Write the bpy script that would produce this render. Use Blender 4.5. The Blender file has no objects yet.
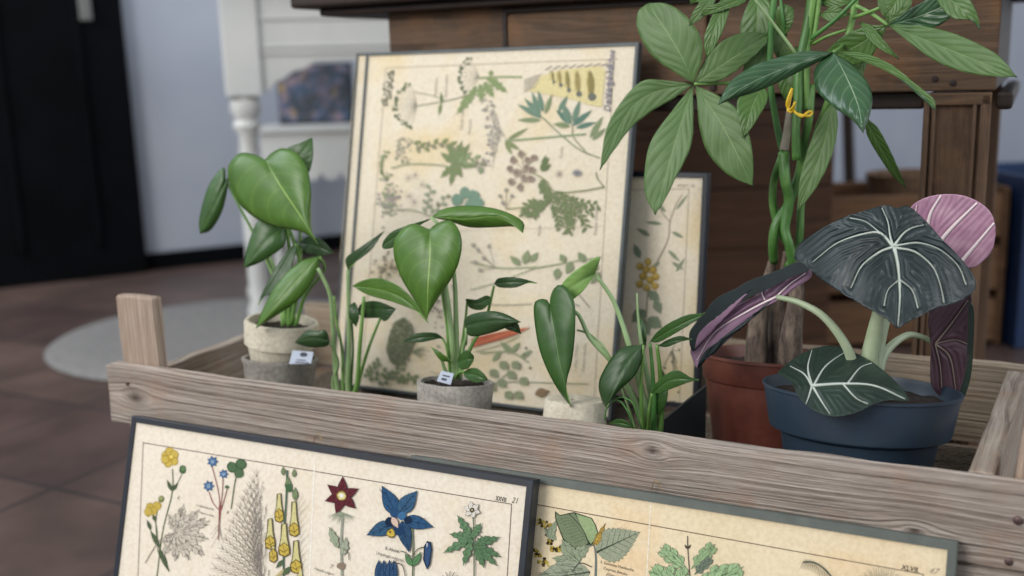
import bpy, bmesh, math, random
from mathutils import Vector, Matrix, noise
random.seed(7)
S = bpy.context.scene
COL = S.collection
R = math.radians

# ------------------------------------------------------------------ camera
FPX = 1042.0; PITCH = R(11.8); ROLL = R(1.65); CAMZ = 0.60
C0 = Vector((0, 0, CAMZ))
FW = Vector((0, math.cos(PITCH), -math.sin(PITCH)))
UP0 = Vector((0, math.sin(PITCH), math.cos(PITCH)))
RX = Vector((1, 0, 0)) * math.cos(ROLL) - UP0 * math.sin(ROLL)
UY = UP0 * math.cos(ROLL) + Vector((1, 0, 0)) * math.sin(ROLL)
cd = bpy.data.cameras.new('camera'); cam = bpy.data.objects.new('camera', cd); COL.objects.link(cam)
m = Matrix((RX, UY, -FW)).transposed().to_4x4(); m.translation = C0
cam.matrix_world = m
cd.sensor_width = 36; cd.lens = FPX / 1024 * 36; cd.clip_start = .02
cd.dof.use_dof = True; cd.dof.focus_distance = .89; cd.dof.aperture_fstop = 3.5
S.camera = cam

def ray(x, y): return FW + RX * ((x - 512) / FPX) + UY * ((288 - y) / FPX)
def atz(x, y, z):
    r = ray(x, y); return C0 + r * ((z - CAMZ) / r.z)
ZT = .30                      # top of the crate boards
P1 = atz(105, 365, ZT); P2 = atz(1024, 488, ZT)
DU = (P2 - P1).normalized(); DV = Vector((-DU.y, DU.x, 0)); YAW = math.atan2(DU.y, DU.x)
O = Vector((P1.x, P1.y, 0))   # crate origin: u along the front board, v to the back
DZ = Vector((0, 0, 1))
def W(u, v, z): return O + DU * u + DV * v + DZ * z
def at(x, y, v):
    r = ray(x, y); return C0 + r * ((O + DV * v - C0).dot(DV) / r.dot(DV))
def loc(p): p = p - O; return p.dot(DU), p.dot(DV), p.z
def pxm(p): return FPX / (p - C0).dot(FW)      # pixels per metre at a point

# ------------------------------------------------------------------ colours and materials
def lin(c):
    if isinstance(c, str):
        c = [int(c[i:i + 2], 16) / 255 for i in (0, 2, 4)]
    return tuple(x / 12.92 if x <= .04045 else ((x + .055) / 1.055) ** 2.4 for x in c[:3])
def l4(c): return lin(c) + (1,)

class NT:
    def __init__(s, name, rough=.6):
        s.m = bpy.data.materials.new(name); s.m.use_nodes = True
        s.t = s.m.node_tree; s.b = s.t.nodes['Principled BSDF']; s.b.inputs['Roughness'].default_value = rough
    def n(s, typ, **kw):
        nd = s.t.nodes.new(typ)
        for k, v in kw.items():
            if k.startswith('i_'):
                nd.inputs[k[2:].replace('_', ' ')].default_value = v
            else: setattr(nd, k, v)
        return nd
    def l(s, a, b): s.t.links.new(a, b)
    def math(s, op, a, b=None, c=None, clamp=False):
        nd = s.t.nodes.new('ShaderNodeMath'); nd.operation = op; nd.use_clamp = clamp
        for i, x in enumerate((a, b, c)):
            if x is None: continue
            if isinstance(x, (int, float)): nd.inputs[i].default_value = x
            else: s.l(x, nd.inputs[i])
        return nd.outputs[0]
    def ramp(s, fac, stops):
        nd = s.t.nodes.new('ShaderNodeValToRGB'); s.l(fac, nd.inputs[0])
        e = nd.color_ramp.elements
        while len(e) < len(stops): e.new(.5)
        for k, (p, c) in enumerate(stops): e[k].position = p; e[k].color = l4(c)
        return nd.outputs[0]
    def mix(s, fac, a, b, typ='MIX'):
        nd = s.t.nodes.new('ShaderNodeMix'); nd.data_type = 'RGBA'; nd.blend_type = typ
        for sock, x in ((nd.inputs[0], fac), (nd.inputs[6], a), (nd.inputs[7], b)):
            if isinstance(x, (int, float)): sock.default_value = x
            elif isinstance(x, (str, tuple)): sock.default_value = l4(x) if isinstance(x, str) else x
            else: s.l(x, sock)
        return nd.outputs[2]
    def coord(s, scale=(1, 1, 1), kind='Object'):
        tc = s.n('ShaderNodeTexCoord'); mp = s.n('ShaderNodeMapping'); mp.inputs['Scale'].default_value = scale
        s.l(tc.outputs[kind], mp.inputs[0]); return mp.outputs[0]
    def noise(s, vec, scale, detail=4, rough=.55):
        nd = s.n('ShaderNodeTexNoise', i_Scale=scale, i_Detail=detail, i_Roughness=rough); s.l(vec, nd.inputs['Vector']); return nd.outputs[0]
    def bump(s, h, strength=.5, dist=.001):
        nd = s.n('ShaderNodeBump', i_Strength=strength, i_Distance=dist); s.l(h, nd.inputs['Height']); s.l(nd.outputs[0], s.b.inputs['Normal'])
    def base(s, c):
        if isinstance(c, str): s.b.inputs['Base Color'].default_value = l4(c)
        else: s.l(c, s.b.inputs['Base Color'])
        return s

def plain(name, c1, c2=None, scale=30, rough=.6, bump=0, spec=None, stops=(.35, .65), metal=0):
    t = NT(name, rough)
    if c2:
        v = t.coord(); nz = t.noise(v, scale, 5); t.base(t.ramp(nz, [(stops[0], c1), (stops[1], c2)]))
        if bump: t.bump(nz, .6, bump)
    else: t.base(c1)
    if spec is not None: t.b.inputs['Specular IOR Level'].default_value = spec
    t.b.inputs['Metallic'].default_value = metal
    return t.m

def wood(name, light, mid, dark, axis=0, freq=150, rough=.85, bump=.0012, seed=0.0, warm=None, knots=(), lowfreq=3.0, wv=9):
    """weathered softwood: growth lines along one axis of the object, bending round knots"""
    t = NT(name, rough)
    tc = t.n('ShaderNodeTexCoord'); vec = tc.outputs['Object']
    sx = [1, 1, 1]; sx[axis] = .06
    mp = t.n('ShaderNodeMapping'); mp.inputs['Scale'].default_value = sx; mp.inputs['Location'].default_value = (seed, seed * .7, seed * .3); t.l(vec, mp.inputs[0])
    sep = t.n('ShaderNodeSeparateXYZ'); t.l(vec, sep.inputs[0])
    a, b_, c_ = [sep.outputs[i] for i in ((axis, 2, 1) if axis == 0 else (2, 0, 1) if axis == 2 else (1, 2, 0))]
    warp = t.noise(mp.outputs[0], 22 * lowfreq / 3, 2, .5)
    h = t.math('ADD', t.math('MULTIPLY', b_, freq), t.math('MULTIPLY', c_, freq * .6))
    h = t.math('ADD', h, t.math('MULTIPLY', warp, wv))
    dk = None
    for (ka, kb, kr) in knots:
        da = t.math('MULTIPLY', t.math('SUBTRACT', a, ka), .55); db = t.math('SUBTRACT', b_, kb)
        r2 = t.math('SQRT', t.math('ADD', t.math('MULTIPLY', da, da), t.math('MULTIPLY', db, db)))
        g = t.math('POWER', 2.718, t.math('MULTIPLY', t.math('DIVIDE', r2, kr), -1.6))
        sgn = t.math('MULTIPLY', db, 1 / kr)
        h = t.math('ADD', h, t.math('MULTIPLY', t.math('MULTIPLY', g, sgn), -9))
        g2 = t.math('MULTIPLY', t.math('SUBTRACT', 1.0, t.math('DIVIDE', r2, kr * .62), clamp=True), 1.0)
        dk = g2 if dk is None else t.math('MAXIMUM', dk, g2)
    tri = t.math('PINGPONG', h, 1.0)
    fine = t.noise(mp.outputs[0], 420, 4, .7)
    blot = t.noise(vec, 24, 4, .6)
    cx = t.n('ShaderNodeCombineXYZ'); t.l(t.math('MULTIPLY', a, 2.2), cx.inputs[0]); t.l(t.math('MULTIPLY', h, 1.7), cx.inputs[1]); t.l(t.math('MULTIPLY', c_, 20), cx.inputs[2])
    grain = t.noise(cx.outputs[0], 1.0, 5, .62)
    grain = t.math('MULTIPLY', t.math('SUBTRACT', grain, .34), 3.2, clamp=True)
    line = t.math('ADD', t.math('MULTIPLY', t.math('POWER', tri, .7), .3), t.math('MULTIPLY', grain, .7))
    fac = t.math('ADD', t.math('MULTIPLY', line, .5), t.math('MULTIPLY', fine, .5))
    col = t.ramp(fac, [(.2, dark), (.5, mid), (.85, light)])
    if warm:
        wf = t.ramp(blot, [(.5, '000000'), (.72, 'ffffff')])
        col = t.mix(t.math('MULTIPLY', wf, .38), col, warm)
    if dk is not None: col = t.mix(t.math('MULTIPLY', dk, .9, clamp=True), col, '3a2c24')
    t.base(col)
    t.bump(t.math('ADD', t.math('MULTIPLY', line, 1), t.math('MULTIPLY', fine, .8)), .9, bump)
    t.b.inputs['Specular IOR Level'].default_value = .25
    return t.m

def leafmat(name, c1, c2, vein, n_lat=7, slope=.45, lat=.35, rough=.46, midw=.035, bump=.00035, trans=.12, latw=.1):
    """leaf blade: UV u runs across, v from base to tip"""
    t = NT(name, rough)
    tc = t.n('ShaderNodeTexCoord'); sp = t.n('ShaderNodeSeparateXYZ'); t.l(tc.outputs['UV'], sp.inputs[0])
    s = t.math('ABSOLUTE', t.math('SUBTRACT', t.math('MULTIPLY', sp.outputs[0], 2), 1))
    v = sp.outputs[1]
    k = t.math('SUBTRACT', v, t.math('MULTIPLY', t.math('POWER', s, 1.3), slope / 2))
    k = t.math('PINGPONG', t.math('MULTIPLY', k, n_lat), .5)
    lt = t.math('SUBTRACT', 1.0, t.math('DIVIDE', k, latw), clamp=True)
    md = t.math('SUBTRACT', 1.0, t.math('DIVIDE', s, midw), clamp=True)
    nz = t.noise(t.coord(), 45, 3)
    col = t.ramp(nz, [(.3, c1), (.7, c2)])
    vm = t.math('MAXIMUM', t.math('MULTIPLY', lt, lat), md, clamp=True)
    t.base(t.mix(vm, col, vein))
    t.bump(t.math('SUBTRACT', k, t.math('MULTIPLY', md, .3)), .55, bump)
    if trans:
        tr = t.n('ShaderNodeBsdfTranslucent'); tr.inputs[0].default_value = l4(c2)
        mx = t.n('ShaderNodeMixShader'); mx.inputs[0].default_value = trans
        t.l(t.b.outputs[0], mx.inputs[1]); t.l(tr.outputs[0], mx.inputs[2])
        t.l(mx.outputs[0], t.t.nodes['Material Output'].inputs[0])
    return t.m

# ------------------------------------------------------------------ object helpers
def tag(o, label=None, cat=None, group=None, kind=None):
    if label: o['label'] = label
    if cat: o['category'] = cat
    if group: o['group'] = group
    if kind: o['kind'] = kind
    return o
def empty(name, p, rz=0, **kw):
    o = bpy.data.objects.new(name, None); COL.objects.link(o); o.location = p; o.rotation_euler = (0, 0, rz); o.empty_display_size = .02
    return tag(o, **kw)
def wm(o):
    if o is None: return Matrix.Identity(4)
    return wm(o.parent) @ o.matrix_basis
def mk(name, verts, faces, mats, parent=None, world=True, midx=None, uvs=None, smooth=False, origin=None):
    """one mesh object; verts are in world space (moved into the parent's space) unless world=False"""
    me = bpy.data.meshes.new(name)
    o = bpy.data.objects.new(name, me); COL.objects.link(o)
    o.parent = parent
    if origin is not None: o.location = origin
    if world:
        inv = wm(o).inverted(); verts = [inv @ Vector(v) for v in verts]
    me.from_pydata([tuple(v) for v in verts], [], faces)
    for m_ in (mats if isinstance(mats, (list, tuple)) else [mats]): me.materials.append(m_)
    if midx:
        for p, i in zip(me.polygons, midx): p.material_index = i
    if uvs:
        ul = me.uv_layers.new()
        for lp in me.loops: ul.data[lp.index].uv = uvs[lp.vertex_index]
    if smooth:
        for p in me.polygons: p.use_smooth = True
    me.update()
    return o
def mod_bevel(o, w=.002, seg=2):
    b = o.modifiers.new('bevel', 'BEVEL'); b.width = w; b.segments = seg; b.limit_method = 'ANGLE'; return o
def box(name, lo, hi, mat, parent=None, bevel=.0015, rough=0, seg=.02, local_origin=True, fr=25):
    """box in the parent's space; rough > 0 gives worn, wavy edges"""
    c = [(a + b) / 2 for a, b in zip(lo, hi)]; h = [(b - a) / 2 for a, b in zip(lo, hi)]
    bm = bmesh.new(); bmesh.ops.create_cube(bm, size=2)
    for v in bm.verts: v.co = Vector([v.co[i] * h[i] for i in range(3)])
    if rough:
        for ax in range(3):
            n_ = max(1, int(2 * h[ax] / seg)); n_ = min(n_, 60)
            for k in range(1, n_):
                x = -h[ax] + 2 * h[ax] * k / n_
                pc = Vector((0, 0, 0)); pc[ax] = x; pn = Vector((0, 0, 0)); pn[ax] = 1
                bmesh.ops.bisect_plane(bm, geom=bm.verts[:] + bm.edges[:] + bm.faces[:], plane_co=pc, plane_no=pn)
        for v in bm.verts:
            v.co += noise.noise_vector(v.co * fr + Vector(c) * 7) * rough
    me = bpy.data.meshes.new(name); bm.to_mesh(me); bm.free(); me.materials.append(mat)
    o = bpy.data.objects.new(name, me); COL.objects.link(o); o.parent = parent; o.location = c
    if bevel: mod_bevel(o, bevel)
    return o
def lathe(name, prof, mat, parent=None, seg=56, origin=(0, 0, 0), world=False, wob=0, midx=None):
    vs = []; fs = []
    for (r, z) in prof:
        for k in range(seg):
            a = 2 * math.pi * k / seg; rr = r
            if wob: rr = r * (1 + wob * noise.noise(Vector((math.cos(a) * 2, math.sin(a) * 2, z * 30))))
            zz = z + (wob * .02 * noise.noise(Vector((math.cos(a) * 3, math.sin(a) * 3, 7 + z * 10))) if wob else 0)
            vs.append(Vector((rr * math.cos(a), rr * math.sin(a), zz)))
    n = len(prof)
    for i in range(n - 1):
        for k in range(seg):
            k2 = (k + 1) % seg; fs.append((i * seg + k, i * seg + k2, (i + 1) * seg + k2, (i + 1) * seg + k))
    fs.append(tuple(range(seg - 1, -1, -1))) if prof[0][0] > 0 else None
    fs.append(tuple((n - 1) * seg + k for k in range(seg)))
    o = mk(name, vs, fs, mat, parent, world=False, smooth=True)
    o.location = origin
    e = o.modifiers.new('es', 'EDGE_SPLIT'); e.split_angle = R(42)
    return o
def catmull(pts, n):
    """smooth resample of a polyline of Vectors or tuples at n points, even in length"""
    P = [Vector(p) for p in pts]
    if len(P) == 2: return [P[0].lerp(P[1], i / (n - 1)) for i in range(n)]
    Q = [P[0] * 2 - P[1]] + P + [P[-1] * 2 - P[-2]]
    dense = []
    for i in range(1, len(Q) - 2):
        for k in range(12):
            t = k / 12; a, b, c, d = Q[i - 1:i + 3]
            dense.append(.5 * ((2 * b) + (c - a) * t + (2 * a - 5 * b + 4 * c - d) * t * t + (3 * b - a - 3 * c + d) * t ** 3))
    dense.append(P[-1])
    L = [0]
    for i in range(1, len(dense)): L.append(L[-1] + (dense[i] - dense[i - 1]).length)
    out = []; j = 0
    for i in range(n):
        s = L[-1] * i / (n - 1)
        while j < len(L) - 2 and L[j + 1] < s: j += 1
        d = L[j + 1] - L[j]; out.append(dense[j].lerp(dense[j + 1], min(1, max(0, (s - L[j]) / d if d else 0))))
    return out
def tube_vf(pts, rad, n=24, seg=10, flat=1):
    P = catmull(pts, n); vs = []; fs = []
    rr = [rad[0] + (rad[-1] - rad[0]) * i / (n - 1) if len(rad) == 2 else catmull([(x, 0, 0) for x in rad], n)[i].x for i in range(n)]
    up = Vector((.3, .2, 1)).normalized()
    for i, p in enumerate(P):
        T = (P[min(i + 1, n - 1)] - P[max(i - 1, 0)]).normalized()
        s = T.cross(up);
        if s.length < 1e-3: s = T.cross(Vector((1, 0, 0)))
        s.normalize(); q = s.cross(T); up = q
        for k in range(seg):
            a = 2 * math.pi * k / seg; vs.append(p + s * math.cos(a) * rr[i] + q * math.sin(a) * rr[i] * flat)
    for i in range(n - 1):
        for k in range(seg):
            k2 = (k + 1) % seg; fs.append((i * seg + k, i * seg + k2, (i + 1) * seg + k2, (i + 1) * seg + k))
    fs.append(tuple(range(seg - 1, -1, -1))); fs.append(tuple((n - 1) * seg + k for k in range(seg)))
    return vs, fs
def tube(name, pts, rad, mat, parent, n=24, seg=10, flat=1):
    vs, fs = tube_vf(pts, rad, n, seg, flat)
    return mk(name, vs, fs, mat, parent, smooth=True)
def stem(name, px, rpx, mat, parent, n=24):
    """px: (x, y, v) points; rpx: radii as seen, in pixels"""
    pts = [at(*p) for p in px]; sc = pxm(pts[0])
    return tube(name, pts, [r / sc for r in rpx], mat, parent, n)

def solid(o, th=.0005):
    s = o.modifiers.new('thickness', 'SOLIDIFY'); s.thickness = th; s.offset = -1; s.material_offset = 1; s.material_offset_rim = 0
    return o
def leaf(parent, L, Rr, mid, vb, vt, mats, bulge=.006, edge=.0, rip=.00018, nlat=7, nU=30, nS=7, name='leaf', droop=0):
    """blade between a left and a right outline (both from base to tip) round its midrib; vb/vt: how far back base and tip lie"""
    tip = mid[-1]
    m_ = catmull([(a, b, 0) for a, b in mid], nU)
    l_ = catmull([(a, b, 0) for a, b in [mid[0]] + L + [tip]], nU)
    r_ = catmull([(a, b, 0) for a, b in [mid[0]] + Rr + [tip]], nU)
    vs = []; uv = []; W_ = 2 * nS + 1
    for i in range(nU):
        t = i / (nU - 1)
        for j in range(-nS, nS + 1):
            s = j / nS; side = l_[i] if s < 0 else r_[i]; a = abs(s)
            q = m_[i].lerp(side, a)
            v = vb + (vt - vb) * t - bulge * 4 * t * (1 - t) + edge * a * a + droop * t * t
            v += rip * math.sin(2 * math.pi * (nlat * (t - a * .22))) * a * 1.2 + .0012 * noise.noise(Vector((q.x * .05, q.y * .05, vb * 50)))
            v += .0006 * math.exp(-(a * 7) ** 2)
            vs.append(at(q.x, q.y, v)); uv.append((s * .5 + .5, t))
    fs = []
    for i in range(nU - 1):
        for j in range(W_ - 1):
            a = i * W_ + j; f = (a, a + 1, a + W_ + 1, a + W_); fs.append(f)
    # orient the front towards the lens side
    i0 = (nU // 2) * W_ + nS
    nn = (vs[i0 + 1] - vs[i0]).cross(vs[i0 + W_] - vs[i0])
    if nn.dot(C0 - vs[i0]) < 0: fs = [f[::-1] for f in fs]
    o = mk(name, vs, fs, mats, parent, uvs=uv, smooth=True)
    return solid(o)
def fan_leaf(parent, outline, ctr, vfn, mats, veins=(), nA=170, nR=34, amp=.0012, quilt=9, name='leaf', veinmat=None):
    """peltate blade: rings round the point where the stalk joins; raised pale veins belong to the same mesh"""
    ol = catmull([(a, b, 0) for a, b in outline + [outline[0]]], nA + 1)[:-1]
    c = Vector((ctr[0], ctr[1], 0)); vs = [at(ctr[0], ctr[1], vfn(*ctr))]; uv = [(.5, .5)]
    ang0 = None
    dirs = []
    for vn in veins:
        e = vn[0][-1]; dirs.append(math.atan2(e[1] - ctr[1], e[0] - ctr[0]))
    def vein_d(x, y):
        best = 99
        for vn in veins:
            pts = vn[0]
            for (x0, y0), (x1, y1) in zip(pts[:-1], pts[1:]):
                dx, dy = x1 - x0, y1 - y0; L2 = dx * dx + dy * dy or 1
                t = max(0, min(1, ((x - x0) * dx + (y - y0) * dy) / L2))
                best = min(best, math.hypot(x - x0 - t * dx, y - y0 - t * dy))
        return best
    def vz(x, y): 
        d = vein_d(x, y) if veins else 9
        return vfn(x, y) - amp * 1.6 * (1 - math.exp(-d / 9.)) + amp * .55 * math.sin(d * 1.15)
    for r in range(1, nR + 1):
        for p in ol:
            q = c.lerp(p, (r / nR) ** .85); vs.append(at(q.x, q.y, vz(q.x, q.y))); uv.append((q.x / 100, q.y / 100))
    fs = [(0, 1 + k, 1 + (k + 1) % nA) for k in range(nA)]
    for r in range(nR - 1):
        for k in range(nA):
            a = 1 + r * nA + k; b = 1 + r * nA + (k + 1) % nA; fs.append((a, a + nA, b + nA, b))
    nn = (vs[1 + nA // 4] - vs[0]).cross(vs[1 + nA // 4 + 3] - vs[0])
    flip = nn.dot(C0 - vs[0]) < 0
    if flip: fs = [f[::-1] for f in fs]
    mi = [0] * len(fs)
    # veins: half-round ribs lying on the blade
    for pts, w0, w1 in veins:
        N = 22; P = catmull([(a, b, 0) for a, b in pts], N)
        base = len(vs)
        for i, p in enumerate(P):
            T = (P[min(i + 1, N - 1)] - P[max(0, i - 1)]).normalized(); s = Vector((-T.y, T.x, 0)); w = (w0 + (w1 - w0) * i / (N - 1)) / 2
            for k, (o_, lift) in enumerate(((-1, .0001), (-.5, .0007), (0, .0010), (.5, .0007), (1, .0001))):
                q = p + s * o_ * w; vs.append(at(q.x, q.y, vz(p.x, p.y) - lift - .0003)); uv.append((q.x / 100, q.y / 100))
        k0 = len(fs)
        for i in range(N - 1):
            for k in range(4):
                a = base + i * 5 + k; fs.append((a, a + 5, a + 6, a + 1)); mi.append(2)
        nn = (vs[base + 5 + 2] - vs[base + 2]).cross(vs[base + 3] - vs[base + 2])
        if nn.dot(C0 - vs[base]) < 0: fs[k0:] = [f[::-1] for f in fs[k0:]]
    o = mk(name, vs, fs, list(mats) + [veinmat], parent, uvs=uv, smooth=True, midx=mi)
    s = o.modifiers.new('thickness', 'SOLIDIFY'); s.thickness = .0006; s.offset = -1
    s.material_offset = 1; s.material_offset_rim = 0
    return o

# ------------------------------------------------------------------ framed prints
def ink_material():
    t = NT('printing_ink', .8)
    a = t.n('ShaderNodeAttribute'); a.attribute_name = 'ink'
    nz = t.noise(t.coord(), 900, 2, .6)
    g = t.ramp(nz, [(.3, 'd2d2d2'), (.6, 'ffffff')])
    t.base(t.mix(1.0, a.outputs['Color'], g, 'MULTIPLY')); t.b.inputs['Specular IOR Level'].default_value = .15
    return t.m
INK = ink_material()
def paper_material(name, c1, c2, c3):
    t = NT(name, .75)
    v = t.coord(); n1 = t.noise(v, 9, 3, .6); n2 = t.noise(v, 260, 3, .7)
    col = t.ramp(n1, [(.32, c1), (.5, c2), (.7, c3)])
    col = t.mix(.35, col, t.ramp(n2, [(.3, 'd2c8b8'), (.6, 'ffffff')]), 'MULTIPLY')
    t.base(col); t.b.inputs['Specular IOR Level'].default_value = .2
    return t.m

class Picture:
    def __init__(s, u, v, z, yaw, lean, w, h, th, bw, label, framemat, papermat, sidemat=None, group=None):
        s.B = W(u, v, z); cy, sy = math.cos(yaw), math.sin(yaw)
        s.d = DU * cy + DV * sy; nn = DV * cy - DU * sy
        s.up = nn * math.sin(lean) + DZ * math.cos(lean); s.n = s.d.cross(s.up).normalized()
        s.w, s.h = w, h
        s.root = empty('framed_print', s.B, label=label, cat='picture', group=group or 'framed plant prints at the crate')
        q = lambda a, b, c: s.B + s.d * a + s.up * b + s.n * c     # c > 0 towards the room
        s.q = q
        vs = []; fs = []
        O4 = [(0, 0), (w, 0), (w, h), (0, h)]; I4 = [(bw, bw), (w - bw, bw), (w - bw, h - bw), (bw, h - bw)]
        bv = .0008
        for ring in ([(a, b, -th) for a, b in O4], [(a, b, -bv) for a, b in O4],
                     [(a + (bv if a == 0 else -bv), b + (bv if b == 0 else -bv), 0) for a, b in O4],
                     [(a, b, 0) for a, b in I4], [(a, b, -.004) for a, b in I4]):
            vs += [q(*p) for p in ring]
        for r in range(4):
            for k in range(4):
                k2 = (k + 1) % 4; fs.append((r * 4 + k, r * 4 + k2, r * 4 + 4 + k2, r * 4 + 4 + k))
        fs.append((3, 2, 1, 0))
        mk('frame', vs, fs, framemat, s.root)
        s.pd = -.0018
        mk('print_sheet', [q(a, b, c) for c in (s.pd, s.pd - .001) for a, b in I4], [(0, 1, 2, 3), (7, 6, 5, 4), (0, 4, 5, 1), (1, 5, 6, 2), (2, 6, 7, 3), (3, 7, 4, 0)], papermat, s.root)
        s.vs = []; s.fs = []; s.cs = []; s.k = 0; s.fade = 0; s.hatch = False; s.paper = lin('e6dac2')
    def col(s, c):
        c = lin(c); g = c[0] * .3 + c[1] * .6 + c[2] * .1; k = (.1 if s.fade else .3) if c[1] >= max(c[0], c[2]) else .06; c = [(x * (1 - k) + g * k) * .95 for x in c]
        return tuple(x * (1 - s.fade) + y * s.fade for x, y in zip(c, s.paper))
    def P(s, x, y):
        r = ray(x, y); pl = s.B + s.n * (s.pd + .00015 + s.k * 1.5e-6)
        return C0 + r * ((pl - C0).dot(s.n) / r.dot(s.n))
    def poly(s, pts, c):
        s.k += 1; b = len(s.vs); s.vs += [s.P(*p) for p in pts]; s.fs.append(tuple(range(b, b + len(pts)))); s.cs.append(s.col(c))
    def line(s, pts, w, c, w1=None, n=None, straight=False):
        """pen stroke through pixel points, w px wide, tapering to w1"""
        s.k += 1; w1 = w if w1 is None else w1
        P = [Vector((a, b, 0)) for a, b in pts] if straight else catmull([(a, b, 0) for a, b in pts], n or max(4, 3 * len(pts)))
        N = len(P); b = len(s.vs)
        for i, p in enumerate(P):
            T = (P[min(i + 1, N - 1)] - P[max(i - 1, 0)]).normalized(); q = Vector((-T.y, T.x, 0)) * ((w + (w1 - w) * i / (N - 1)) / 2)
            s.vs += [s.P(p.x + q.x, p.y + q.y), s.P(p.x - q.x, p.y - q.y)]
        for i in range(N - 1): s.fs.append((b + 2 * i, b + 2 * i + 1, b + 2 * i + 3, b + 2 * i + 2)); s.cs.append(s.col(c))
    def blob(s, x, y, r, c, n=9, jag=.15, ry=None):
        s.poly([(x + r * (1 + random.uniform(-jag, jag)) * math.cos(2 * math.pi * k / n), y + (ry or r) * (1 + random.uniform(-jag, jag)) * math.sin(2 * math.pi * k / n)) for k in range(n)], c)
    def leaf(s, x0, y0, x1, y1, w, c, vein=None, outline=None, jag=0, n=7, shape=.8, lat=0):
        L = math.hypot(x1 - x0, y1 - y0) or 1; dx, dy = (x1 - x0) / L, (y1 - y0) / L
        def side(sg, ww):
            o = []
            for i in range(1, n):
                t = i / n; a = math.sin(math.pi * t ** shape) * ww / 2 * (1 + (jag if i % 2 else -jag)); o.append((x0 + dx * L * t - dy * a * sg, y0 + dy * L * t + dx * a * sg))
            return o
        if outline: s.poly([(x0 - dx * .3, y0 - dy * .3)] + side(1, w + 1.1) + [(x1 + dx * .6, y1 + dy * .6)] + side(-1, w + 1.1)[::-1], outline)
        s.poly([(x0, y0)] + side(1, w) + [(x1, y1)] + side(-1, w)[::-1], c)
        if vein and s.hatch:
            for q in range(int(L * w / 30)):
                t = random.uniform(.12, .85); a = math.sin(math.pi * t ** shape) * w / 2 * random.uniform(-.85, .75); l_ = random.uniform(.1, .2) * L
                p = (x0 + dx * L * t - dy * a, y0 + dy * L * t + dx * a); sg = 1 if a > 0 else -1
                s.line([p, (p[0] + dx * l_ - dy * sg * l_ * .25, p[1] + dy * l_ + dx * sg * l_ * .25)], .5, vein, .15, straight=True)
        if vein:
            s.line([(x0, y0), (x1, y1)], max(.35, w * .06), vein, .2, straight=True)
            for i in range(lat):
                t = (i + .6) / (lat + .5); a = math.sin(math.pi * t ** shape) * w * .42
                for sg in (1, -1): s.line([(x0 + dx * L * t, y0 + dy * L * t), (x0 + dx * (L * t + a * .8) - dy * a * sg, y0 + dy * (L * t + a * .8) + dx * a * sg)], .45, vein, .2, straight=True)
    def text(s, body, x, y, hpx, c, ang=0, italic=0, bold=0, align='LEFT', sx=1):
        """small lettering: baseline start at a pixel, height in pixels, turned ang degrees clockwise in the sheet"""
        cu = bpy.data.curves.new('t', 'FONT'); cu.body = body; cu.shear = italic; cu.offset = bold; cu.resolution_u = 2; cu.align_x = align
        to = bpy.data.objects.new('t', cu); COL.objects.link(to)
        dg = bpy.context.evaluated_depsgraph_get(); me = bpy.data.meshes.new_from_object(to.evaluated_get(dg))
        s.k += 1
        p0 = s.P(x, y); sc = hpx / .7 / pxm(p0); ca, sa = math.cos(R(ang)), math.sin(R(ang))
        X = s.d * ca - s.up * sa; Y = s.up * ca + s.d * sa
        b = len(s.vs); s.vs += [p0 + (X * v.co.x * sx + Y * v.co.y) * sc for v in me.vertices]
        for p in me.polygons: s.fs.append(tuple(b + i for i in p.vertices)); s.cs.append(s.col(c))
        bpy.data.objects.remove(to); bpy.data.meshes.remove(me); bpy.data.curves.remove(cu)
    def finish(s):
        if not s.fs: return
        o = mk('illustration', s.vs, s.fs, INK, s.root)
        at_ = o.data.color_attributes.new('ink', 'FLOAT_COLOR', 'CORNER')
        i = 0
        for p, c in zip(o.data.polygons, s.cs):
            for _ in p.vertices: at_.data[i].color = (*c, 1); i += 1
        # every mark faces the room
        bm = bmesh.new(); bm.from_mesh(o.data)
        nl = s.n
        for f in bm.faces:
            f.normal_update()
            if f.normal.dot(nl) < 0: f.normal_flip()
        bm.to_mesh(o.data); bm.free()
        return o

M = {}
M['frame_navy'] = plain('navy_frame', '0a111b', '131c28', 40, .45)
M['frame_grey'] = plain('grey_green_frame', '4c524d', '585e58', 60, .55)
M['frame_dark'] = plain('charcoal_frame', '30383b', '3c4547', 40, .5)
paper1 = paper_material('aged_paper', 'd9cfbd', 'dcd3c3', 'd8ccb6')
paper2 = paper_material('yellowed_paper', 'd8c8a6', 'dccdae', 'd9bd94')
paper3 = paper_material('cream_paper', 'd8cdb6', 'dbd1bd', 'd8c69f')

LEAN1 = R(16.5)
# ---- front left print (plants XXVIII)
H1 = .26 / math.cos(LEAN1)
pr1 = Picture(.064, -.030 - H1 * math.sin(LEAN1), 0, 0, LEAN1, .461, H1, .013, .0062,
              'navy framed flower print with blue columbine, lower left, leaning on the crate front', M['frame_navy'], paper1)
# ---- front right print (plants XLVII)
H2 = .2570 / math.cos(LEAN1)
pr2 = Picture(.392, -.0125 - H2 * math.sin(LEAN1), 0, 0, LEAN1, .4635, H2, .010, .0068,
              'grey-green framed tree-leaf print at lower right, half behind the navy framed one', M['frame_grey'], paper2)
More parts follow.
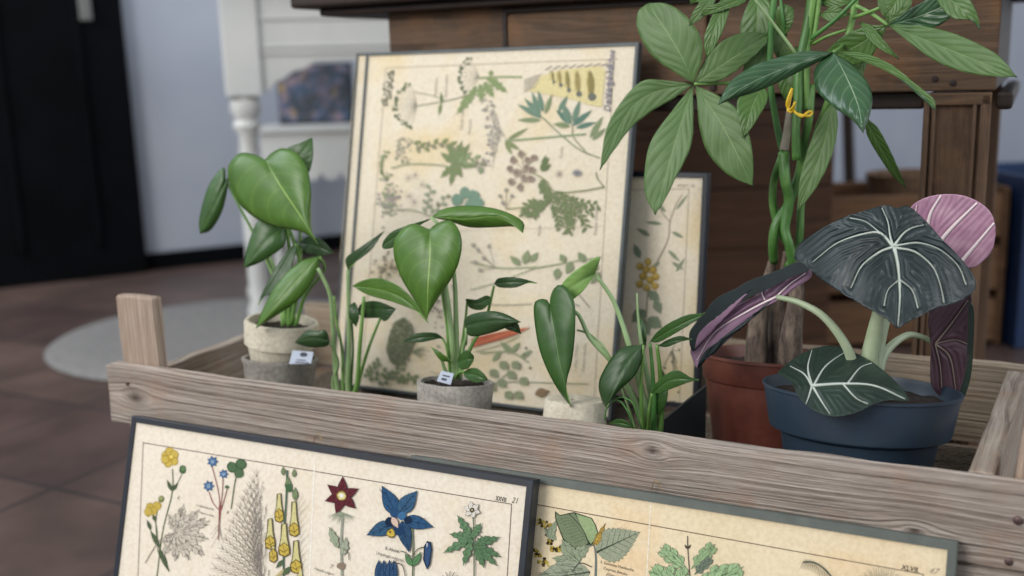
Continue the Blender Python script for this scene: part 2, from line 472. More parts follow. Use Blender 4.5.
# ---- big print standing in the crate, another print right behind it, small one beside
pr3 = Picture(.1417, .2285, .2255, 0, .2341, .3543, .4122, .012, .0040,
              'largest framed print, covered with drawn umbel plants, standing upright inside the crate', M['frame_dark'], paper3)
pr4 = Picture(.1170, .2440, .2255, 0, .2341, .3480, .4122, .012, .0030,
              'framed print hidden behind the largest one, only its left margin showing', M['frame_dark'], paper3)
pr5 = Picture(.370, .297, .2255, 0, R(7.5), .202, .262, .012, .006,
              'smaller dark framed print with yellow berries behind the right edge of the largest one', M['frame_navy'], paper3)

BK = '3b342e'
def art1(s):
    s.hatch = True
    # border rule
    s.line([(142.5, 442.6), (511.6, 504.2)], .8, '5a4c46', straight=True)
    s.line([(143.2, 443), (133, 700)], .8, '8a7c70', straight=True)
    s.line([(511.6, 504), (496, 760)], .9, '7a6d64', straight=True); 
    s.line([(315, 452), (303, 720)], 1.3, 'f3ecdf', straight=True)
    s.text('XXVIII', 495.5, 500.3, 4.6, '1a1613', 1, 0, .018, sx=.66)
    s.text('21', 511.3, 502.6, 5.8, '6f665c', 0, .35, .01, sx=.85)
    # buttercup
    g = '53663c'; dg = '39492c'
    s.line([(172.5, 469), (172.5, 492), (163, 530), (157, 576)], 1.3, g)
    s.line([(172, 490), (178, 482), (182, 474)], .9, g); s.line([(157, 545), (156, 520), (160, 500)], 1, g); s.line([(158, 552), (157, 530), (153, 513)], 1, g)
    for a in (200, 265, 330, 40, 110, 160):
        x, y = 170 + 5 * math.cos(R(a)), 457.5 + 6 * math.sin(R(a)); s.blob(x, y, 4.6, '9a7f23', 8, .1); s.blob(x, y, 4.0, 'cbb04a', 8, .1)
    s.blob(170.5, 458, 3, 'b99629'); s.blob(171, 457, 1.7, 'e9d368')
    for a, b in ((150, 507), (157, 506), (153, 511), (148, 512)):
        s.blob(a, b, 4.6, '9a7f23', 8, .12); s.blob(a, b, 4.0, 'c4a946', 8, .12)
    s.blob(182.5, 469.5, 3.9, '3f6432', 8, .12, 4.8); s.blob(183, 469, 2.4, '5c8347'); s.blob(161, 499, 3.4, '6f7430'); s.blob(161, 498, 2.2, '9aa04b')
    for p in ((172, 491, 167, 480, 3), (172, 491, 178, 483, 3), (160, 548, 150, 530, 4), (159, 548, 169, 572, 4.5), (158, 552, 166, 560, 3), (153, 515, 156, 522, 3), (151, 530, 147, 520, 3)):
        s.leaf(*p, g, dg, dg)
    # grey engraved palmate leaf
    for k, (a, L) in enumerate(((-75, 30), (-45, 33), (-20, 36), (10, 33), (38, 36), (65, 30), (92, 28), (120, 26), (150, 18), (-110, 20))):
        x1, y1 = 176 + L * math.cos(R(a)), 533 + L * math.sin(R(a)); s.leaf(176, 533, x1, y1, L * .33, 'cdc3b2', '4e463f', '5a524b', .28, 9, .9, 4)
        for q in range(7):
            t = random.uniform(.35, .95); w = random.uniform(-4, 4); s.line([(176 + (x1 - 176) * t * .8, 533 + (y1 - 533) * t * .8), (176 + (x1 - 176) * t + w, 533 + (y1 - 533) * t + w * .6)], .4, '5d554d', .2, straight=True)
    s.line([(176, 533), (160, 540), (145, 563)], .8, '8a7d72')
    # hepatica
    for (x, y, r) in ((212.5, 461.5, 5.4), (223.5, 474, 4.6), (208.5, 486, 5.4)):
        pts = []
        for k in range(14):
            a = 2 * math.pi * k / 14; rr = r if k % 2 == 0 else r * .62; pts.append((x + rr * math.cos(a), y + rr * math.sin(a)))
        s.poly([(x + (a - x) * 1.12, y + (b - y) * 1.12) for a, b in pts], '22344f'); s.poly(pts, '4a6f9c'); s.blob(x, y, r * .33, '9bb3c4'); s.blob(x, y, r * .15, '3a5f5a')
    for p in (((212, 467), (218, 490), (220, 508)), ((223, 479), (222, 495), (220, 509)), ((209, 492), (213, 503), (220, 511)), ((227, 489), (224, 500), (221, 510))): s.line(p, .8, '9a5a5a')
    s.line([(220, 505), (219, 525), (218, 540)], 2.4, '8c4a4a', .5); s.blob(227, 487, 2.1, '4f6f3e')
    for q in range(9): s.line([(219.5, 520 + q * 1.6), (219 + random.uniform(-9, 8), 530 + q * 2.2)], .4, '948679', .2)
    for (a, b) in ((232, 467), (241, 464), (239, 473)): s.blob(a, b, 5.3, '274a22', 10, .12); s.blob(a, b, 4.7, '4a7040', 10, .12)
    s.line([(238, 467), (234, 487), (231, 509)], 1.0, '55693f')
    s.text('4. Leberblümchen', 196, 506, 2.2, '51483f', 2); s.text('Hepatica nobilis', 199, 513, 2.1, '51483f', 3); s.text('6', 177, 499, 3.6, '5a5047', 0, .3); s.text('9', 226, 514, 3.6, '5a5047', 0, .3)
    # grey engraved feathery leaf
    for k in range(15):
        t = k / 14; a0 = (274 - t * 16, 590 - t * 6); x1, y1 = 250 + 12 * t - (1 - t) * 40, 590 - (1 - t) * 10 - t * 122
        x1, y1 = 268 - (1 - t) * 62 - 12 * t, 588 - t * 118 - 10 * math.sin(t * 3)
        s.line([a0, ((a0[0] + x1) / 2 + 4, (a0[1] + y1) / 2 + 2), (x1, y1)], .6, '8f857b', .3)
        for q in range(9):
            u = .25 + q * .085; px_ = a0[0] + (x1 - a0[0]) * u; py_ = a0[1] + (y1 - a0[1]) * u; dx, dy = x1 - a0[0], y1 - a0[1]; L = math.hypot(dx, dy); dx /= L; dy /= L
            for sg in (-1, 1):
                l_ = 5 + 5 * math.sin(u * 3); s.line([(px_, py_), (px_ + dx * l_ - dy * sg * l_ * .45, py_ + dy * l_ + dx * sg * l_ * .45)], .45, '8d8378' if q % 2 else '6e655d', .2)
    for q in range(110):
        t = random.random(); x = 262 + random.gauss(0, 3.5) + 5 * t - 4; y = 480 + 100 * t
        s.line([(x, y), (x - 1 + random.uniform(-1, 1), y + random.uniform(4, 12))], .5, '8f877f', .25, straight=True)
    for q in range(16):
        y = 500 + q * 5; s.line([(297, y + 6), (303 + q % 3 * 3, y - 6)], .4, 'a0958a', .2, straight=True)
    # yellow wolfsbane
    s.line([(287, 470), (286, 500), (284, 530), (283, 590)], 1.6, '3f6a4c')
    def bell(x, y, h, w):
        s.poly([(x - w * .3, y - h), (x + w * .25, y - h - 1), (x + w * .35, y - h * .5), (x + w * .6, y), (x + w * .2, y + 3), (x - w * .6, y + 2), (x - w * .35, y - h * .5)], '4f4a2a')
        s.poly([(x - w * .2, y - h + .6), (x + w * .15, y - h), (x + w * .25, y - h * .5), (x + w * .5, y), (x, y + 2), (x - w * .5, y + 1), (x - w * .25, y - h * .5)], 'cfc687')
        s.poly([(x - w * .6, y - 3), (x, y - 8), (x + w * .55, y - 4), (x + w * .6, y + 4), (x + w * .1, y + 7), (x - w * .5, y + 5)], '5b4c12')
        s.poly([(x - w * .5, y - 2.5), (x, y - 7), (x + w * .45, y - 3.5), (x + w * .5, y + 3.5), (x + w * .1, y + 6), (x - w * .4, y + 4)], 'c6ab45')
        s.line([(x - w * .4, y), (x, y + 2), (x + w * .4, y - 1)], .7, '5b4c12'); s.line([(x - w * .1, y - 5), (x + w * .1, y + 4)], .6, '7a661c')
        s.line([(x - w * .15, y - h), (x - w * .3, y - h * .5), (x - w * .5, y - 4)], .6, '6d6840')
    for a in ((279, 516, 22, 8), (294, 530, 28, 9), (270, 543, 24, 9), (284, 550, 26, 10), (296, 567, 26, 10), (273, 556, 10, 7)): bell(*a)
    for (x, y, h) in ((283, 471, 7), (288, 484, 12), (294, 473, 7), (295, 494, 11)):
        s.leaf(x, y + h * .6, x, y - h * .6, h * .45, '7a9152', '41562d', '41562d')
    s.poly([(285, 484), (292, 484), (292, 492), (286, 492)], '3c6a35')
    s.line([(284, 570), (275, 578), (262, 590)], 3, 'bcae7c'); s.leaf(283, 575, 291, 566, 4, '55723f', dg, dg); s.leaf(283, 560, 276, 568, 3, '55723f', dg, dg)
    s.leaf(298, 590, 301, 568, 6, 'cfc687', None, '4f4a2a')
    # pasque flower
    for k, a in enumerate((-88, -22, 40, 110, 165, -145)):
        L = 17.5; x1, y1 = 342 + L * math.cos(R(a)), 496 + L * math.sin(R(a)) * 1.1
        s.leaf(342, 496, x1, y1, 9, '63272f', '3c151b', '2d1216', shape=.7, lat=3)
    s.blob(341.5, 496, 5, '8f7b2e'); s.blob(341.5, 496, 4, 'd9c98a'); s.blob(341.5, 495.5, 2.3, 'e6e3d5', 8)
    for q in range(26):
        a = random.uniform(20, 160); s.line([(341, 512), (341 + 15 * math.cos(R(a)), 512 + 14 * math.sin(R(a)) * random.uniform(.6, 1))], .6, '8b9a78', .2)
    s.line([(342, 518), (341, 545), (342, 590)], 1.8, '98a088', 2.2); s.leaf(338, 548, 329, 527, 7, '9aa982', '66704f', '66704f', .2); s.leaf(343, 555, 346, 537, 7, 'a2ad8d', '66704f', '66704f', .2)
    s.blob(341, 566, 4, '8d7a68'); s.line([(343, 548), (348, 553), (349, 560)], .8, '6d6455')
    s.text('7', 329.5, 568, 4, '5a5047', 0, .3); s.text('Pulsatilla vulgaris', 314, 569.5, 2.5, '5a5047', 4, .2)
    # blue columbine
    s.line([(412, 528), (413, 555), (412, 590)], 1.5, '66744f')
    for (x0, y0, x1, y1, w, c) in ((397, 515, 382, 486, 15, '2b5479'), (399, 513, 417, 491, 15, '365c7c'), (404, 519, 433, 527, 13, '2b5479'), (393, 524, 367, 535, 14, '335a78'), (402, 521, 409, 552, 13, '2b4c6b')):
        s.leaf(x0, y0, x1, y1, w, c, '142c47', '0f2034', shape=.72, lat=3)
    for (x, y, r, c) in ((395, 513, 5, '244a70'), (402, 516, 4.5, '3a6b95'), (390, 522, 5, '142a44'), (408, 520, 4, '142a44'), (399, 530, 6, '1b3c5e')): s.blob(x, y, r, c, 10, .1)
    s.leaf(392, 517, 398, 528, 6, 'd5b9a8', None, '6d5248'); s.blob(391, 533, 4.6, '4d431b', 10, .1); s.blob(391, 533, 3.8, 'c8ad3e', 9, .25); s.blob(390, 532, 1.3, '6b5a1c')
    s.line([(412, 556), (418, 549), (424, 547)], .9, '3b4b2a'); s.line([(411, 557), (404, 552), (400, 551)], .8, '3b4b2a')
    s.leaf(412, 566, 405, 554, 5, '4c8a48', '2a5229', '2a5229'); s.leaf(413, 566, 421, 552, 5.5, '4c8a48', '2a5229', '2a5229')
    s.poly([(424, 546), (427, 541), (431, 542), (432, 550), (430, 564), (427, 570), (423, 560)], '10233a'); s.poly([(425, 547), (427.5, 542.5), (430, 543.5), (431, 550), (429, 563), (427, 568), (424.5, 559)], '324f74'); s.line([(427, 543), (427, 547)], .9, 'd5d8d8')
    for (x0, x1) in ((377, 381), (382, 386), (388, 391), (392, 396)):
        s.leaf((x0 + x1) / 2, 560, (x0 + x1) / 2 - 1, 592, 7, '2f4f72', '0f2034', '0f2034')
    s.line([(392, 563), (402, 565), (406, 580)], .9, '4a4a44')
    s.text('8. Akelei', 385, 549.5, 3.2, '51483f', 2, 0, .01); s.text('(Aquilegia vulgaris)', 376, 554, 3.0, '51483f', 4)
    # wood anemone
    for k in range(6):
        a = R(60 * k + 20); s.leaf(472, 510, 472 + 8.5 * math.cos(a), 510 + 8.5 * math.sin(a), 5.5, 'd8d2c6', None, '6a635b')
    s.blob(472, 510, 2.6, '4d4740'); s.blob(472, 510, 1, 'b5ab7a')
    s.line([(473, 517), (474, 535), (474, 590)], 1.3, '5f6f50')
    for (x1, y1) in ((457, 515), (449, 534), (443, 553), (463, 566), (481, 523)):
        s.leaf(472, 538, x1, y1, 7, '5c8a54', '2a5a30', '24452a', .3, 9, .85, 4)
    for (x1, y1) in ((500, 537), (501, 557), (497, 566), (484, 568), (490, 536)):
        s.leaf(475, 545, x1, y1, 7, '54804c', '2a5a30', '24452a', .3, 9, .85, 4)
    for a in (-150, -120, -90, -60, -30): s.line([(450, 580), (450 + 9 * math.cos(R(a)), 580 + 9 * math.sin(R(a)))], .7, '77706a')
def lower1(s):
    s.line([(133, 700), (304, 722), (496, 760)], .8, '5a4c46', straight=True)
    for (x, y0, y1, c) in ((157, 576, 650, '53663c'), (283, 588, 675, '3f6a4c'), (342, 588, 690, '98a088'), (412, 588, 705, '66744f'), (474, 588, 715, '5f6f50')):
        s.line([(x, y0), (x - 3, (y0 + y1) / 2), (x - 5, y1)], 1.4, c)
        for k in range(4):
            y = y0 + (y1 - y0) * (k + 1) / 5; s.leaf(x - 3, y, x - 3 + (18 if k % 2 else -18), y - 12, 7, c, '35452c', '2d3c26', .2, 9, .8, 3)
    for x in (215, 262): s.leaf(x, 690, x - 20, 640, 24, 'cdc3b2', '4e463f', '5a524b', .2, 11, .85, 6)
    s.text('Ranunculaceen', 225, 708, 5, '3a332d', 0, 0, .01)
art1(pr1); lower1(pr1); pr1.finish()

def art2(s):
    s.hatch = True
    s.line([(530, 503.3), (740, 541.3), (923.3, 574.3)], .9, '6d5c4c', straight=True)
    s.line([(651, 499), (634, 800)], 1.3, 'f0e6cf', straight=True); s.line([(923.3, 574), (912, 840)], .9, '7d6c5c', straight=True)
    s.text('XLVII.', 901, 569.3, 4.9, '15110e', 1, .15, .018, sx=.95); s.text('47', 927.5, 573, 6.2, '9a8c7c', 0, .5)
    dk = '35402c'
    # big folded leaf
    s.poly([(555, 511), (560, 515), (574, 512), (592, 518), (596, 525), (599, 535), (592, 545), (583, 548), (575, 549), (563, 540), (558, 527), (555, 518)], dk)
    s.poly([(556, 513), (560, 516), (574, 513), (580, 522), (588, 543), (583, 547), (575, 548), (564, 539), (559, 527), (556, 518)], '77895c')
    s.poly([(576, 514), (591, 518.5), (595, 525), (598, 535), (591, 544), (587, 538), (581, 525)], '93b06a')
    s.line([(568, 513), (582, 528), (590, 546)], .8, dk)
    for k in range(9): s.line([(560 + k * 1.8, 519 + k * 3), (568 + k * 2.2, 518 + k * 2.6), (575 + k * 1.8, 522 + k * 2.6)], .45, '4c5b3c', .2)
    # toothed leaf
    s.hatch = False; s.leaf(597, 552, 640, 532, 33, '98a27e', '3f4c33', '5b6650', .07, 21, .62, 7); s.hatch = True
    s.line([(595, 590), (596, 560), (594, 545), (590, 546)], 3, '6d7a70', 1.6); s.line([(597, 553), (601, 550)], 1.2, dk)
    s.leaf(593, 546, 606, 523, 4, 'a98d3f', '56401c', '56401c', .3); s.leaf(596, 545, 601, 532, 5, 'b8993f', '56401c', '56401c', .3)
    # catkins
    for (x0, y0, x1, y1, n) in ((534, 518, 550, 528, 13), (548, 536, 554, 550, 10), (532, 548, 546, 565, 17), (556, 552, 562, 544, 8)):
        for k in range(n * 2):
            t = k / (2 * n); x = x0 + (x1 - x0) * t + random.uniform(-3.4, 3.4); y = y0 + (y1 - y0) * t + random.uniform(-3, 3)
            s.blob(x, y, random.uniform(1.2, 2), random.choice(('c6b143', '5a4a1e', 'a98f2e', '3c3218')), 6, .3)
    for p in ((556, 540, 544, 528, 7), (549, 540, 556, 520, 7), (570, 552, 562, 540, 8), (570, 560, 590, 545, 12), (580, 562, 560, 545, 14), (575, 562, 552, 558, 9)):
        s.leaf(*p, '93a37b', '55654a', '55654a', .15, 9)
    s.leaf(590, 572, 535, 580, 30, '9aa584', '4f5b44', '55604b', .06, 13, .8, 6); s.line([(592, 567), (580, 563), (572, 572)], 1.1, '4c5547')
    s.text('3. Gemeine Hainbuche', 600, 563, 2.7, '51483f', 3); s.text('Carpinus Betulus', 603, 569, 2.6, '51483f', 4, .2); s.text('(Ostrya)', 606, 575, 2.6, '51483f', 4, .3)
    # oak
    s.line([(687.5, 536), (688, 553), (691, 590)], 1, '5a5148'); s.leaf(687.5, 549, 684.5, 544.5, 2, '4a4038'); s.leaf(687.5, 549, 691, 544.5, 2, '4a4038')
    def oak(x0, y0, x1, y1, w, c):
        w *= .72
        L = math.hypot(x1 - x0, y1 - y0); dx, dy = (x1 - x0) / L, (y1 - y0) / L
        for (t, ww, l) in ((.25, .8, .3), (.5, 1, .34), (.75, .8, .32)):
            for sg in (-1, 1):
                bx, by = x0 + dx * L * t, y0 + dy * L * t; s.leaf(bx - dx * 3, by - dy * 3, bx + dx * L * l * .6 - dy * sg * w * ww, by + dy * L * l * .6 + dx * sg * w * ww, L * .2, c, '3e5536', '4d6642', shape=1.25)
        s.leaf(x0, y0, x1, y1, w * .95, c, '3e5536', '4d6642', shape=1.0)
    oak(687, 569, 660, 547, 10, '97bd78'); oak(691, 569, 715, 544, 8, '8fb56f'); oak(694, 575, 712, 557, 5, '70806a')
    for x in (650, 664, 680, 722, 733, 744): oak(690, 600, x, 566, 8, '96bf78')
    # palm frond shapes
    for k in range(34):
        a = R(-172 + k * 164 / 33); s.line([(880 + 5 * math.cos(a), 602 + 4 * math.sin(a)), (880 + 32 * math.cos(a), 602 + 36 * math.sin(a) + (k % 2) * 2)], 1.1, '5e6a50' if k % 2 else '7b8668', .3, straight=True)
    s.line([(803, 562), (812, 562), (822, 567), (832, 578), (838, 590)], 1.6, '55604d')
    for k in range(18):
        t = k / 17; x = 803 + 33 * t; y = 562 + 26 * t * t; s.line([(x, y), (x - 3 + 4 * t, y + 7)], .6, '55604d', .2); s.line([(x, y), (x + 3, y - 3)], .5, '55604d', .2)
def lower2(s):
    for (x, y0, y1, c) in ((596, 588, 760, '6d7a70'), (691, 588, 770, '5a5148'), (780, 620, 790, '6a7a55'), (872, 600, 810, '6d6450')):
        s.line([(x, y0), (x - 4, (y0 + y1) / 2), (x - 6, y1)], 2, c)
        for k in range(5):
            y = y0 + (y1 - y0) * (k + 1) / 6; s.leaf(x - 4, y, x - 4 + (32 if k % 2 else -32), y - 22, 14, '8fa878', '3f4c33', '4b5640', .1, 13, .75, 6)
art2(pr2); lower2(pr2); pr2.finish()

def twig(s, pts, w, c, n, ll, lw, lc, spread=50, t0=.15, out=None):
    s.line(pts, w, c, w * .5)
    P = catmull([(a, b, 0) for a, b in pts], 40)
    for k in range(n):
        i = int((t0 + (1 - t0) * k / max(1, n - 1)) * 38); p = P[i]; T = (P[i + 1] - P[i]).normalized(); a = math.atan2(T.y, T.x)
        sg = 1 if k % 2 else -1; b = a + sg * R(spread + random.uniform(-12, 12)); L = ll * random.uniform(.7, 1.15)
        s.leaf(p.x, p.y, p.x + L * math.cos(b), p.y + L * math.sin(b), lw, lc if random.random() < .7 else c, None, out)
def umbel(s, x, y, ang, r, n, c, dot, sp=80, dr=1.4):
    for k in range(n):
        a = R(ang - sp + 2 * sp * k / (n - 1)); x1, y1 = x + r * math.cos(a), y + r * math.sin(a)
        s.line([(x, y), ((x + x1) / 2 + 1, (y + y1) / 2 - 1), (x1, y1)], .5, c, .35)
        for q in range(5): s.blob(x1 + random.gauss(0, dr), y1 + random.gauss(0, dr), random.uniform(.7, 1.5), dot, 6, .3)
def art3(s):
    s.fade = .03
    ru = 'a89a86'
    s.line([(386, 68), (618, 59)], .7, ru, straight=True); s.line([(386, 68), (360, 395)], .7, ru, straight=True); s.line([(614, 60), (594, 405)], .7, ru, straight=True)
    g1, g2, g3 = '84905f', '677a4c', '5d7550'; st = '8b8d70'; gr = '8d867c'
    # top left umbels
    for q in range(55): s.blob(392 - q * .12 + random.gauss(0, 2), 72 + q * .62, random.uniform(.8, 1.8), random.choice(('6b6a58', '8b8a74', '5d6250')), 6, .3)
    umbel(s, 417, 106, 180, 22, 13, '9a9684', '62704f', 72); s.line([(417, 106), (440, 102), (462, 97), (485, 87)], 1.2, st); s.line([(414, 92), (425, 94), (440, 98)], .8, st)
    s.leaf(442, 104, 441, 92, 3.4, g2); s.leaf(441, 103, 439, 116, 4, g1)
    umbel(s, 479, 77, 180, 20, 9, '9a9684', '62704f', 60); s.line([(479, 78), (500, 77), (522, 77)], 2, '90a06c')
    for (x0, y0, x1, y1, w) in ((490, 76, 492, 70, 5), (488, 78, 508, 93, 8), (484, 82, 494, 98, 8), (480, 84, 482, 104, 8), (476, 86, 466, 106, 7), (474, 92, 456, 115, 8), (486, 78, 500, 84, 6), (468, 96, 462, 104, 6)):
        s.leaf(x0, y0, x1, y1, w, '8a9c66', '66794b', None, .35, 9)
    for q in range(95):
        t = random.random(); x = 488 + 9 * math.sin(t * 3.1) - 8 * t; y = 100 + 76 * t; s.blob(x + random.gauss(0, 3), y, random.uniform(.8, 2.2), random.choice(('bdb4a6', '9d958a', 'a8a094')), 7, .25)
    for k in range(9): s.line([(507, 140), (500, 128 + k * 1), (492, 106 + k * 8)], .4, 'b0a898')
    # yellow corner plant
    s.poly([(532, 88), (540, 76), (560, 70), (600, 66), (605, 70), (602, 107), (590, 105), (575, 100), (556, 96), (540, 93), (526, 91)], 'dfd198')
    for k, (x, h, w) in enumerate(((552, 12, 3), (559, 15, 4), (567, 20, 4.5), (577, 24, 6), (590, 27, 8))):
        s.leaf(x, 70, x + 2, 70 + h + 4, w, 'a3945c' if k % 2 else '91854f', '6c6446'); s.blob(x + 2, 70 + h, w * .55, '6f7066', 9, .1); s.line([(x - 2, 70), (x - 2, 68 + h)], .7, 'b5a45c')
    for k in range(8): s.line([(545 + k * 8, 70 - k * .6), (552 + k * 8, 66 - k * .4)], 1, '8d8678')
    for k in range(7): s.line([(606, 66 + k * 6), (612, 65.5 + k * 6)], 1.8, '8f8a8c')
    for k in range(7): s.line([(524, 92 - k * 2), (536 + k, 87 - k * 2.2)], .6, '9a9384')
    for (x0, y0, x1, y1, w) in ((541, 116, 524, 98, 6), (540, 116, 532, 92, 6), (543, 112, 538, 90, 5), (545, 114, 552, 94, 5), (542, 118, 517, 104, 6), (541, 120, 517, 120, 5), (572, 124, 556, 110, 7), (570, 126, 553, 124, 6), (571, 124, 562, 102, 7), (573, 122, 580, 100, 6), (572, 126, 592, 110, 6), (576, 128, 596, 122, 5), (590, 138, 603, 116, 6), (592, 140, 606, 128, 5), (558, 112, 568, 95, 5)):
        s.leaf(x0, y0, x1, y1, w, random.choice(('6f8d78', '5c8272', '86966c')), '4d6a56')
    s.line([(542, 117), (560, 134), (580, 150), (600, 158)], 1.4, '8c9376'); s.line([(572, 125), (574, 138), (586, 152)], 1.1, '8c9376'); s.line([(505, 141), (540, 138), (586, 134)], 2, '8fa078')
    for p in ((505, 141, 520, 150, 5), (507, 140, 528, 128, 4), (505, 142, 512, 155, 4)): s.leaf(*p, g1)
    # middle left
    for q in range(45): s.blob(402 + random.gauss(0, 4), 138 + q * .55, random.uniform(.7, 1.7), random.choice(('b9ae9a', 'a69f86', '8f947c')), 6, .3)
    twig(s, [(408, 138), (422, 148), (440, 143), (462, 150)], 1, st, 14, 8, 4, g1)
    for k in range(50):
        a = random.uniform(100, 260); s.blob(390 + 9 * math.cos(R(a)), 166 + 14 * math.sin(R(a)) + random.gauss(0, 1.5), random.uniform(.8, 1.8), random.choice(('7f8f62', '94a07a', '6d7b55')), 6, .3)
    s.line([(391, 168), (410, 164), (440, 165), (452, 168)], 1.5, '98a07e')
    for (x1, y1) in ((440, 152), (448, 142), (462, 140), (472, 152), (478, 166), (462, 178), (450, 186), (440, 178), (470, 143)):
        s.leaf(455, 164, x1, y1, 6.5, '7c8c5c', '62774f', None, .2, 7)
    twig(s, [(455, 164), (474, 158), (482, 168)], .8, st, 8, 8, 4, '8b9b6e')
    for (x, y) in ((408, 178), (415, 175), (422, 184), (409, 196), (414, 202)): 
        for a in range(0, 360, 60): s.line([(x, y), (x + 5 * math.cos(R(a)), y + 5 * math.sin(R(a)))], .5, 'b5a9a0', .3)
    for k in range(110): s.blob(388 + random.gauss(0, 5), 200 + random.gauss(0, 9), random.uniform(.8, 1.9), random.choice(('9a8f8c', '8b9a76', 'a79c96')), 6, .3)
    s.line([(392, 210), (412, 210), (430, 216)], 1.2, '9aa184'); twig(s, [(425, 215), (428, 200), (430, 188)], .7, st, 7, 7, 4, '9aa388'); twig(s, [(430, 216), (440, 205), (446, 196)], .7, st, 6, 7, 4, '9aa388')
    for (x, y) in ((457, 200), (465, 193), (474, 196), (478, 203), (470, 205)): s.blob(x, y, 6, '74957f', 10, .15)
    s.line([(468, 200), (468, 214)], 1.2, '74957f')
    # middle right: brown berries, big spray
    for (x, y) in ((513, 160), (521, 154), (528, 160), (534, 158), (510, 169), (517, 173), (524, 178), (531, 179), (511, 182), (520, 187), (527, 168), (532, 170)): 
        s.line([(524, 170), (x, y)], .6, 'a89a88'); s.blob(x, y, 3.8, 'a08e7e', 8, .25); s.blob(x - .5, y - .5, 2, '87766a', 7, .3)
    s.line([(533, 173), (545, 180), (555, 192), (580, 191), (604, 187)], 1.6, '94996f'); s.line([(604, 187), (597, 178), (596, 172)], 1.2, '8e9276'); s.line([(555, 192), (540, 205), (505, 209)], 1.1, '94996f')
    s.leaf(540, 170, 549, 157, 5, g2); s.leaf(542, 166, 546, 155, 4, g2); s.leaf(541, 171, 551, 164, 5, g2)
    for (x, y, r) in ((559, 174, 5), (577, 173, 5)):
        for a in range(0, 360, 40): s.line([(x, y), (x + r * math.cos(R(a)), y + r * math.sin(R(a)))], .6, '9c938c', .3)
    s.blob(577, 173, 4.5, '9a9696', 9, .1, 3.2); s.blob(577, 173, 2.4, '77757a', 9, .1, 1.8)
    for (pts) in ([(555, 192), (562, 205), (572, 222)], [(558, 192), (575, 205), (592, 212)], [(550, 196), (556, 212), (560, 228)], [(562, 205), (580, 215), (586, 228)], [(553, 194), (568, 200), (598, 205)], [(545, 200), (538, 208), (532, 216)], [(540, 203), (528, 205), (524, 214)], [(540, 180), (545, 190), (548, 198)], [(565, 210), (570, 225), (568, 232)]):
        twig(s, pts, .8, '748357', 14, 7.5, 3.2, '748357', 48, .05)
    for (x, y) in ((500, 196), (506, 190), (512, 196), (503, 203)): s.line([(506, 208), (x, y)], .5, gr); s.blob(x, y, 2, '9b958a')
    # text lines turned up the sheet
    for (x, y, t_, h) in ((436, 96, 'Anthriscus', 3), (446, 98, 'silvestris Hoffm.', 2.6), (462, 130, 'Carum Carvi', 3), (470, 134, 'Pimpinella', 2.6), (596, 235, 'Daucus Carota', 3), (562, 158, 'Foenic.', 3), (576, 372, '1. Hipp. Wildnis', 3), (584, 372, 'Conium maculat.', 3), (540, 236, 'Apium', 3)):
        s.text(t_, x, y, h * 1.0, '8c8376', -90)
    s.text('Doldengewächse', 610, 112, 7, '8a8690', -90, .3, .02, sx=.9)
    # lower part
    s.line([(375, 233), (605, 226)], .4, 'cdbfa4', straight=True)
    twig(s, [(535, 268), (570, 262), (602, 257)], 1.6, '9aa57c', 0, 1, 1, g1); s.line([(470, 262), (500, 268), (538, 267)], 1.4, '9aa57c'); s.line([(470, 290), (498, 282), (535, 268)], .9, '9aa57c')
    for (x, y) in ((478, 250), (484, 258), (475, 262), (480, 270), (473, 245), (489, 246)): 
        s.blob(x, y, 2.4, 'b0a898', 7, .3); s.line([(x, y), (495, 268)], .4, gr)
    for (x0, y0, x1, y1, w) in ((520, 265, 510, 256, 7), (524, 264, 528, 250, 8), (530, 262, 538, 252, 6), (565, 262, 560, 254, 7), (572, 262, 566, 274, 8), (585, 262, 578, 252, 8), (592, 262, 594, 276, 6), (600, 272, 590, 284, 7), (558, 268, 556, 280, 8), (598, 270, 590, 258, 6)):
        s.leaf(x0, y0, x1, y1, w, '8b9870', '6c7d5c')
    s.line([(472, 302), (500, 305), (532, 304)], .8, gr)
    for k in range(60): s.blob(385 + random.gauss(0, 7), 268 + random.gauss(0, 7), random.uniform(.7, 1.7), random.choice(('8f836e', '7d7862', 'a39a86')), 6, .3)
    for k in range(70): s.blob(438 + random.gauss(0, 6), 300 + random.gauss(0, 16), random.uniform(.7, 1.7), random.choice(('a89d8c', '8f8878', 'b5ab98')), 6, .3)
    # teasel-like seed head, red carrot, berries
    s.poly([(388, 338), (394, 322), (404, 317), (412, 325), (415, 342), (408, 358), (398, 367), (390, 362), (386, 350)], '6c7253')
    for k in range(120): 
        a, r_ = random.uniform(0, 6.28), random.random() ** .5; s.blob(401 + 13 * r_ * math.cos(a), 342 + 23 * r_ * math.sin(a), .9, random.choice(('8f9272', '585d45', 'a3a585')), 5, .3)
    for k in range(16): s.line([(412, 352), (418 + random.random() * 14, 346 + random.random() * 14)], .7, '7c8565', .3)
    s.poly([(470, 348), (472, 338), (490, 334), (515, 329), (531, 327), (515, 335), (495, 341)], 'b8593c'); s.line([(474, 345), (500, 336), (528, 328)], 1, 'd78256')
    s.line([(475, 352), (500, 345), (520, 336)], .9, '8e9a70'); s.line([(480, 353), (510, 352), (528, 362)], 1.4, '8e9a70')
    for p in ((512, 352, 500, 342, 6), (512, 352, 520, 342, 5), (520, 358, 532, 350, 5), (500, 352, 492, 362, 5)): s.leaf(*p, '8b9870')
    for (pts) in ([(370, 382), (385, 372), (400, 378)], [(380, 386), (395, 372), (405, 366)], [(398, 384), (410, 376), (418, 382)], [(365, 378), (372, 368), (378, 362)]): twig(s, pts, .8, '748357', 9, 6, 4, '76835e', 50, .05)
    s.line([(450, 388), (500, 382), (588, 384)], 1, '8a9272')
